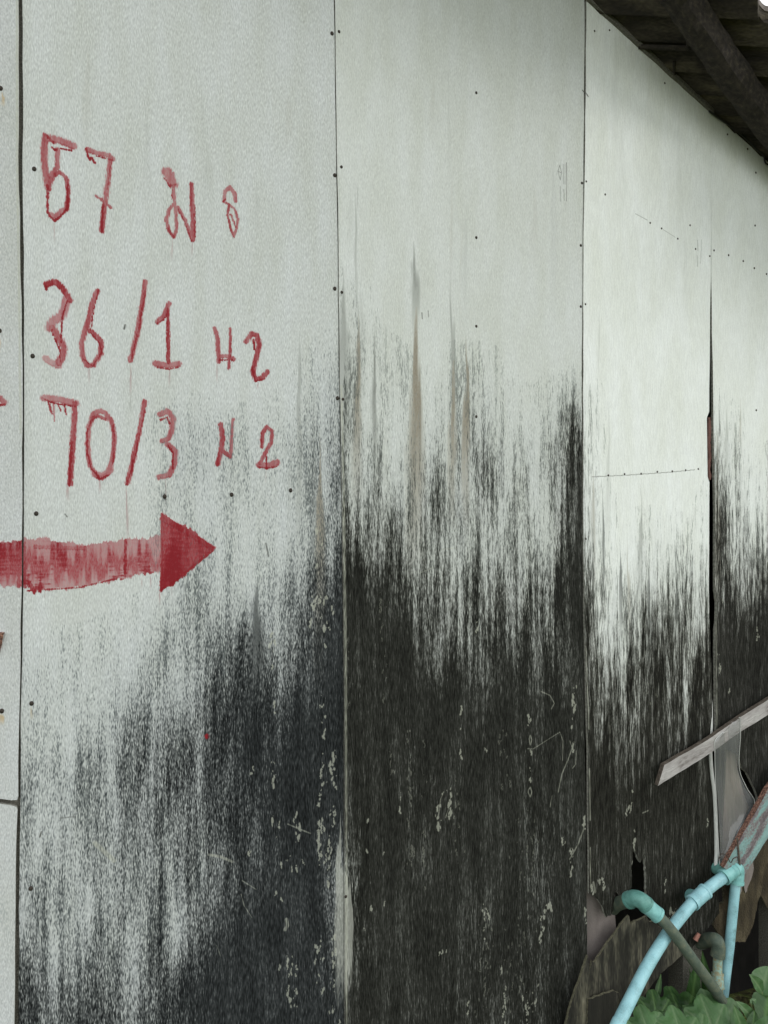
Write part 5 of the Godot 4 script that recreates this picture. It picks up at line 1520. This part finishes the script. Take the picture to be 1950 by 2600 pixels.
# ------------------------------------------------------------ things on and in front of the wall
func build_loose_pieces():
	var specs := [
		["SHARD_LOW", SHARD_LOW, 0.006, 0.012, M.old_board, 0.0, "large broken olive-brown board leaning at the foot of the wall behind the blue pipe"],
		["SHARD_SLIM", SHARD_SLIM, 0.023, 0.03, M.old_board, 0.0, "slim pointed board shard leaning on the black wall, leftmost of the broken pieces"],
		["SHARD_FRONT", SHARD_FRONT, 0.028, 0.034, M.dark_board, 0.0, "small dark board fragment at the bottom edge left of the blue pipe"],
		["SHARD_PALE", SHARD_PALE, 0.012, 0.016, M.taupe, 0.0, "small taupe shard with jagged points hanging under the green plank"],
		["SHARD_BROWN", SHARD_BROWN, -0.002, 0.004, M.brown_board, 0.0, "broken brown board hanging right of the vertical blue pipe"],
		["SHARD_RIGHT", SHARD_RIGHT, -0.014, -0.008, M.brown_board, 0.0, "brown board fragment at the right edge above the black hole"],
		["SHARD_MID", SHARD_MID, -0.018, -0.012, M.brown_board, 0.0, "narrow brown board fragment behind the vertical blue pipe"],
	]
	for s in specs:
		var p := roughen(pts2(s[1]), 0.007, 0.0018)
		var lo := Vector2(1e9, 1e9)
		for q in p:
			lo = lo.min(q)
		var org := Vector3(lo.x, lo.y, s[2])
		var t := thing("board_shard", s[6], "board", org, "broken pieces of wall board")
		part(t, "panel", sheet(p, s[2], s[3], s[4], M.rim_dark, Vector2.ZERO, Vector2(0.34, 0.34), 0.0, 0.0, org))
	# weathered lath nailed across the joint
	var lp := roughen(pts2(LATH_FACE), 0.02, 0.0007)
	var ang := -(Vector2(LATH_FACE[6], LATH_FACE[7]) - Vector2(LATH_FACE[0], LATH_FACE[1])).angle()
	var lorg := Vector3(lp[0].x, lp[0].y, 0.012)
	var lath := thing("wooden_lath", "pale grey wooden strip slanting up to the right across the open joint", "strip", lorg)
	part(lath, "strip", sheet(lp, 0.021, 0.034, M.lath, M.lath_rim, Vector2.ZERO, Vector2(0.3, 0.3), ang, 0.0, lorg))
	# peeling teal plank
	var pp := roughen(pts2(PLANK_FACE), 0.012, 0.0012)
	var pang := -(Vector2(PLANK_FACE[4], PLANK_FACE[5]) - Vector2(PLANK_FACE[2], PLANK_FACE[3])).angle()
	var porg := Vector3(pp[0].x, pp[0].y, 0.022)
	var plank := thing("painted_plank", "thick plank with peeling teal paint leaning at the right edge", "plank", porg)
	part(plank, "board", sheet(pp, 0.036, 0.05, M.teal_paint, M.plank_rim, Vector2.ZERO, Vector2(0.28, 0.28), pang, 0.0, porg))
	part(plank, "crack", tube(smooth_path(pts3(PLANK_CRACK), 4), 0.0022, 0.003, 6, 0.2, porg), M.lath_rim)
	var wire := thing("wire_tie", "thin rusty wire looped around the end of the teal plank", "wire", porg)
	part(wire, "loop", tube(smooth_path(pts3(WIRE_LOOP), 6), 0.0012, 0.0012, 6, 0.0, porg), M.wire)
	# clear plastic sheet draped over the lath
	var left := smooth_path(pts3(SHEET_EDGE_L), 6)
	var right := smooth_path(pts3(SHEET_EDGE_R), 6)
	var sorg := left[left.size() - 1]
	var film := thing("plastic_sheet", "dirty clear plastic sheet hanging over the wooden strip", "plastic sheet", sorg)
	var st := SurfaceTool.new()
	st.begin(Mesh.PRIMITIVE_TRIANGLES)
	var cols := 14
	for i in left.size():
		for k in cols + 1:
			var t := float(k) / cols
			var fold := 0.005 * sin(t * 9.0 + i * 0.06) * absf(sin(t * 6.0 + 0.7)) + 0.0025 * sin(t * 27.0 - i * 0.15)
			st.set_smooth_group(0)
			st.set_uv(Vector2(t, i / float(left.size())))
			st.add_vertex(left[i].lerp(right[i], t) + Vector3(0, 0, fold) - sorg)
	for i in left.size() - 1:
		for k in cols:
			var a := i * (cols + 1) + k
			for c in [a, a + 1, a + cols + 1, a + 1, a + cols + 2, a + cols + 1]:
				st.add_index(c)
	st.generate_normals()
	part(film, "film", st.commit(), M.clear)
	for e in [right, left]:
		var ed := PackedVector3Array()
		for q in e:
			ed.append(q - sorg)
		part(film, "edge_fold", tube(ed, 0.0009, 0.0009, 5), M.white_plastic)
	var cp := smooth_path(pts3(CABLE), 8)
	var cb := thing("cable", "thin black cable hanging in a loop where roof meets wall at the right edge", "cable", cp[0])
	part(cb, "strand", tube(cp, 0.0022, 0.0022, 8, 0.0, cp[0]), M.cable)
	var cc := pts3(COCOON)
	var co := thing("dry_husk", "small brown dried husk stuck to the board at the left edge below the arrow", "husk", cc[1])
	var hp := PackedVector3Array()
	for k in 9:
		hp.append(cc[0].lerp(cc[1], k / 8.0))
	var hm := tube(hp, 0.0075, 0.002, 9, 0.16, cc[1])
	part(co, "shell", hm, M.plank_rim)
	var fp := pts3(FRAGMENT)
	var fg := thing("brick_fragment", "small pinkish fragment lodged at the broken board edge above the bent olive elbow", "fragment", fp[0])
	part(fg, "chunk", tube(PackedVector3Array([fp[0], fp[0].lerp(fp[1], 0.4), fp[1]]), 0.007, 0.006, 5, 0.2, fp[0]), M.pinkish)

# carries a pipe on in its own direction until it enters the soil
func to_soil(p: PackedVector3Array) -> PackedVector3Array:
	var a := p[p.size() - 1]
	var d := (a - p[p.size() - 2]).normalized()
	d.y = minf(d.y, -0.4)
	p.append(a + d * ((a.y + 0.05) / -d.y))
	return p

func build_pipes():
	var a := pts3(PIPE_DOWN)
	var w := thing("water_pipe", "light blue plastic water pipe slanting down to the bottom with tee fittings", "pipe")
	part(w, "slanting_pipe", tube(smooth_path(to_soil(pts3(PIPE_MAIN)), 8), 0.0138, 0.0138, 24), M.pipe_blue)
	part(w, "down_pipe", tube(smooth_path(to_soil(a), 8), 0.012, 0.012, 24), M.pipe_blue)
	part(w, "tee", fitting(smooth_path(pts3(PIPE_TEE), 3), 0.018, 0.0012), M.fitting_teal)
	part(w, "tee_branch", tube(pts3(PIPE_TEE_SIDE), 0.0165, 0.0165, 22), M.fitting_green)
	part(w, "elbow", fitting(smooth_path(pts3(PIPE_ELBOW), 6), 0.0175, 0.0012), M.fitting_teal)
	part(w, "coupling", fitting(smooth_path(pts3(PIPE_TEE2), 3), 0.0175, 0.0012), M.pipe_blue)
	part(w, "coupling_branch", tube(pts3(PIPE_TEE2_SIDE), 0.0145, 0.0145, 22), M.fitting_teal)
	var o := thing("drain_pipe", "olive-grey bent pipe coming out of the broken wall and crossing the blue pipe", "pipe")
	part(o, "stub", tube(smooth_path(pts3(OLIVE_STUB), 5), 0.0155, 0.0155, 22), M.pipe_olive)
	part(o, "elbow", fitting(smooth_path(pts3(OLIVE_ELBOW), 7), 0.0185, 0.001), M.fitting_green, "green elbow joint")
	part(o, "coupling", fitting(smooth_path(pts3(OLIVE_COUPLING), 3), 0.0175, 0.001), M.fitting_teal, "pale blue-green coupling sleeve")
	part(o, "bent_pipe", tube(smooth_path(to_soil(pts3(OLIVE_PIPE)), 8), 0.0125, 0.0125, 22), M.pipe_olive)
	var e := thing("stub_pipe", "mouldy green elbow and short pipe in the dark gap beside the vertical blue pipe", "pipe")
	part(e, "elbow", fitting(smooth_path(pts3(STUB_ELBOW), 7), 0.0165, 0.001), M.pipe_olive)
	part(e, "short_pipe", tube(smooth_path(to_soil(pts3(STUB_PIPE)), 5), 0.011, 0.011, 20), M.pipe_beige)
	part(e, "socket", fitting(smooth_path(pts3(STUB_SOCKET), 3), 0.0135, 0.001), M.pipe_beige)
	var c := thing("conduit", "thin white plastic tube running down the open joint to the pipe elbow", "tube")
	part(c, "tube", tube(smooth_path(pts3(CONDUIT), 8), 0.0042, 0.0052, 14), M.white_plastic)

func leaf_mesh(base: Vector3, tip: Vector3, wide: float, kind: int, up: float, origin: Vector3) -> ArrayMesh:
	var ax := tip - base
	var L := ax.length()
	var a := ax.normalized()
	var n := Vector3(-0.35, 0.55 + up, 0.75)
	n = (n - a * n.dot(a)).normalized()
	var b := a.cross(n)
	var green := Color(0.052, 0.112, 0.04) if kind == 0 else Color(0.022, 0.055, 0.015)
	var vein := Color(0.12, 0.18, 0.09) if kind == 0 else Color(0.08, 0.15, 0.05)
	var st := SurfaceTool.new()
	st.begin(Mesh.PRIMITIVE_TRIANGLES)
	var ph := rng.randf() * TAU
	if wide > 1.05:
		var lobes := [0.0, 0.72, -0.72, 1.5, -1.5]
		var lens := [1.0, 0.92, 0.9, 0.7, 0.72]
		var N := 72
		var Rn := 10
		for i in Rn + 1:
			var rho := float(i) / Rn
			for k in N + 1:
				var f := -2.35 + 4.7 * k / N
				var rr := 0.55
				var vd := 9.0
				for q in 5:
					var df := absf(f - lobes[q])
					vd = minf(vd, df)
					rr = maxf(rr, lens[q] * (1.0 - 0.36 * pow(minf(df / 0.5, 1.0), 1.6)))
				rr *= 1.0 + 0.02 * sin(f * 17.0 + ph) + 0.012 * sin(f * 37.0)
				var p2 := Vector2(cos(f), sin(f) * 0.5 * wide * 1.5) * rr * rho * L
				var hgt := -0.10 * L * rho * rho + 0.05 * L * rho * (1.0 - exp(-vd * 6.0)) + 0.04 * L * sin(f * 3.0 + ph) * rho * rho + 0.012 * L * sin(rho * 22.0 + f * 3.0)
				var across := vd * rho
				var vn := exp(-pow(across / 0.028, 2.0)) * (1.0 - 0.5 * rho)
				var side_v := pow(maxf(0.0, sin((rho - vd * 0.9) * 42.0)), 8.0) * 0.35
				var tone := 1.0 + 0.16 * sin(p2.x * 60.0 + ph) * sin(p2.y * 80.0)
				st.set_color((green * tone).lerp(vein, clampf(vn * 1.2 + side_v, 0, 1)))
				st.set_uv(p2 * 9.0)
				st.add_vertex(base + a * p2.x + b * p2.y + n * hgt - origin)
		for i in Rn:
			for k in N:
				var v := i * (N + 1) + k
				for c in [v, v + 1, v + N + 1, v + 1, v + N + 2, v + N + 1]:
					st.add_index(c)
	else:
		var Sn := 16
		var Tn := 8
		for i in Sn + 1:
			var s := float(i) / Sn
			var hw := wide * L * 0.42 * pow(sin(PI * pow(s, 0.75)), 0.85) if i > 0 and i < Sn else 0.0005
			for k in Tn + 1:
				var t := -1.0 + 2.0 * k / Tn
				var hgt := 0.16 * hw * absf(t) * 1.6 - 0.18 * L * s * s + 0.02 * L * sin(s * 16.0 + ph) * absf(t)
				var vn := exp(-pow(t * hw / (0.02 * L), 2.0))
				var side_v := pow(maxf(0.0, sin((s - absf(t) * 0.22) * 46.0)), 8.0) * 0.3
				st.set_color(green.lerp(vein, clampf(vn * 0.9 + side_v, 0, 1)))
				st.set_uv(Vector2(s * L, t * hw) * 9.0)
				st.add_vertex(base + a * (s * L) + b * (t * hw) + n * hgt - origin)
		for i in Sn:
			for k in Tn:
				var v := i * (Tn + 1) + k
				for c in [v, v + 1, v + Tn + 1, v + 1, v + Tn + 2, v + Tn + 1]:
					st.add_index(c)
	st.generate_normals()
	st.generate_tangents()
	return st.commit()

func grow_plant(called: String, label: String, root: Vector3, leaves: Array):
	var t := thing(called, label, "plant", root)
	for l in leaves:
		var base := pts3(l[0])[0]
		var tip := pts3(l[1])[0]
		part(t, "leaf", leaf_mesh(base, tip, l[2], l[3], l[4], root), M.leaf)
		var mid := base.lerp(root, 0.4) + Vector3(0, 0.04, 0)
		part(t, "stalk", tube(smooth_path(PackedVector3Array([root + Vector3(0, -0.02, 0), mid, base + (tip - base) * 0.04]), 6), 0.0035, 0.0018, 7, 0.0, root), M.stem)

func build_plants():
	var big: Array = LEAVES_BIG
	grow_plant("leafy_plant", "plant with large pale green lobed leaves in front of the blue pipe", Vector3(1.28, 0.0, 0.2), [big[0], big[1], big[6], big[8]])
	grow_plant("leafy_plant", "plant with broad lobed leaves below the vertical blue pipe", Vector3(1.47, 0.0, 0.16), [big[2], big[3], big[7], big[9]])
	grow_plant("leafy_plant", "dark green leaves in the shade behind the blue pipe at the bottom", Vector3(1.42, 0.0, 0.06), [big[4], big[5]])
	grow_plant("small_plant", "small plant with narrow pointed leaves at the bottom right corner", Vector3(1.62, 0.0, 0.2), LEAVES_SMALL)
	grow_plant("weed", "thin upright weed with slender blades in the dark gap behind the bent olive pipe", Vector3(1.52, 0.0, 0.02), THIN_PLANT)

func build_tree():
	var root := Vector3(4.9, 0.0, -2.6)
	var t := thing("tree", "tree whose twigs show through the broken corner of the roof", "tree", root)
	part(t, "trunk", tube(smooth_path(PackedVector3Array([Vector3.ZERO, Vector3(0.06, 1.5, 0.05), Vector3(-0.05, 3.0, 0.0), Vector3(0.02, 4.6, 0.08)]), 8), 0.13, 0.05, 12, 0.05), M.log)
	part(t, "twig", tube(smooth_path(PackedVector3Array([Vector3(-0.05, 4.2, 0.0), Vector3(-0.32, 4.62, 0.1), Vector3(-0.62, 4.68, 0.22), Vector3(-0.78, 4.9, 0.3)]), 6), 0.02, 0.012, 7, 0.1), M.log)
	var tips := []
	var r := RandomNumberGenerator.new()
	r.seed = 91
	for k in 16:
		var an := TAU * k / 16.0 + r.randf() * 0.3
		var y := r.randf_range(2.6, 4.5)
		var ln := r.randf_range(0.8, 1.7)
		var a := Vector3(0, y, 0)
		var c := a + Vector3(cos(an) * ln, r.randf_range(0.4, 1.3), sin(an) * ln)
		var m := a.lerp(c, 0.5) + Vector3(0, r.randf_range(-0.1, 0.25), 0)
		part(t, "branch", tube(smooth_path(PackedVector3Array([a, m, c]), 6), 0.028, 0.006, 7, 0.1), M.log)
		tips.append_array([c, m.lerp(c, 0.4), m])
	var st := SurfaceTool.new()
	st.begin(Mesh.PRIMITIVE_TRIANGLES)
	for p in tips:
		for k in 26:
			var c: Vector3 = p + Vector3(r.randfn(0, 0.22), r.randfn(0, 0.18), r.randfn(0, 0.22))
			var d := Vector3(r.randfn(), r.randfn() - 0.4, r.randfn()).normalized()
			var s := d.cross(Vector3(r.randfn(), r.randfn(), r.randfn())).normalized()
			var n := d.cross(s)
			var L := r.randf_range(0.05, 0.1)
			var tone := r.randf_range(0.7, 1.3)
			for q in [Vector3.ZERO, d * L * 0.5 + s * L * 0.24, d * L, Vector3.ZERO, d * L, d * L * 0.5 - s * L * 0.24]:
				st.set_normal(n)
				st.set_uv(Vector2(q.x, q.y) * 9.0)
				st.set_color(Color(0.05, 0.1, 0.035) * tone)
				st.add_vertex(c + q)
	st.generate_tangents()
	part(t, "crown", st.commit(), M.leaf)
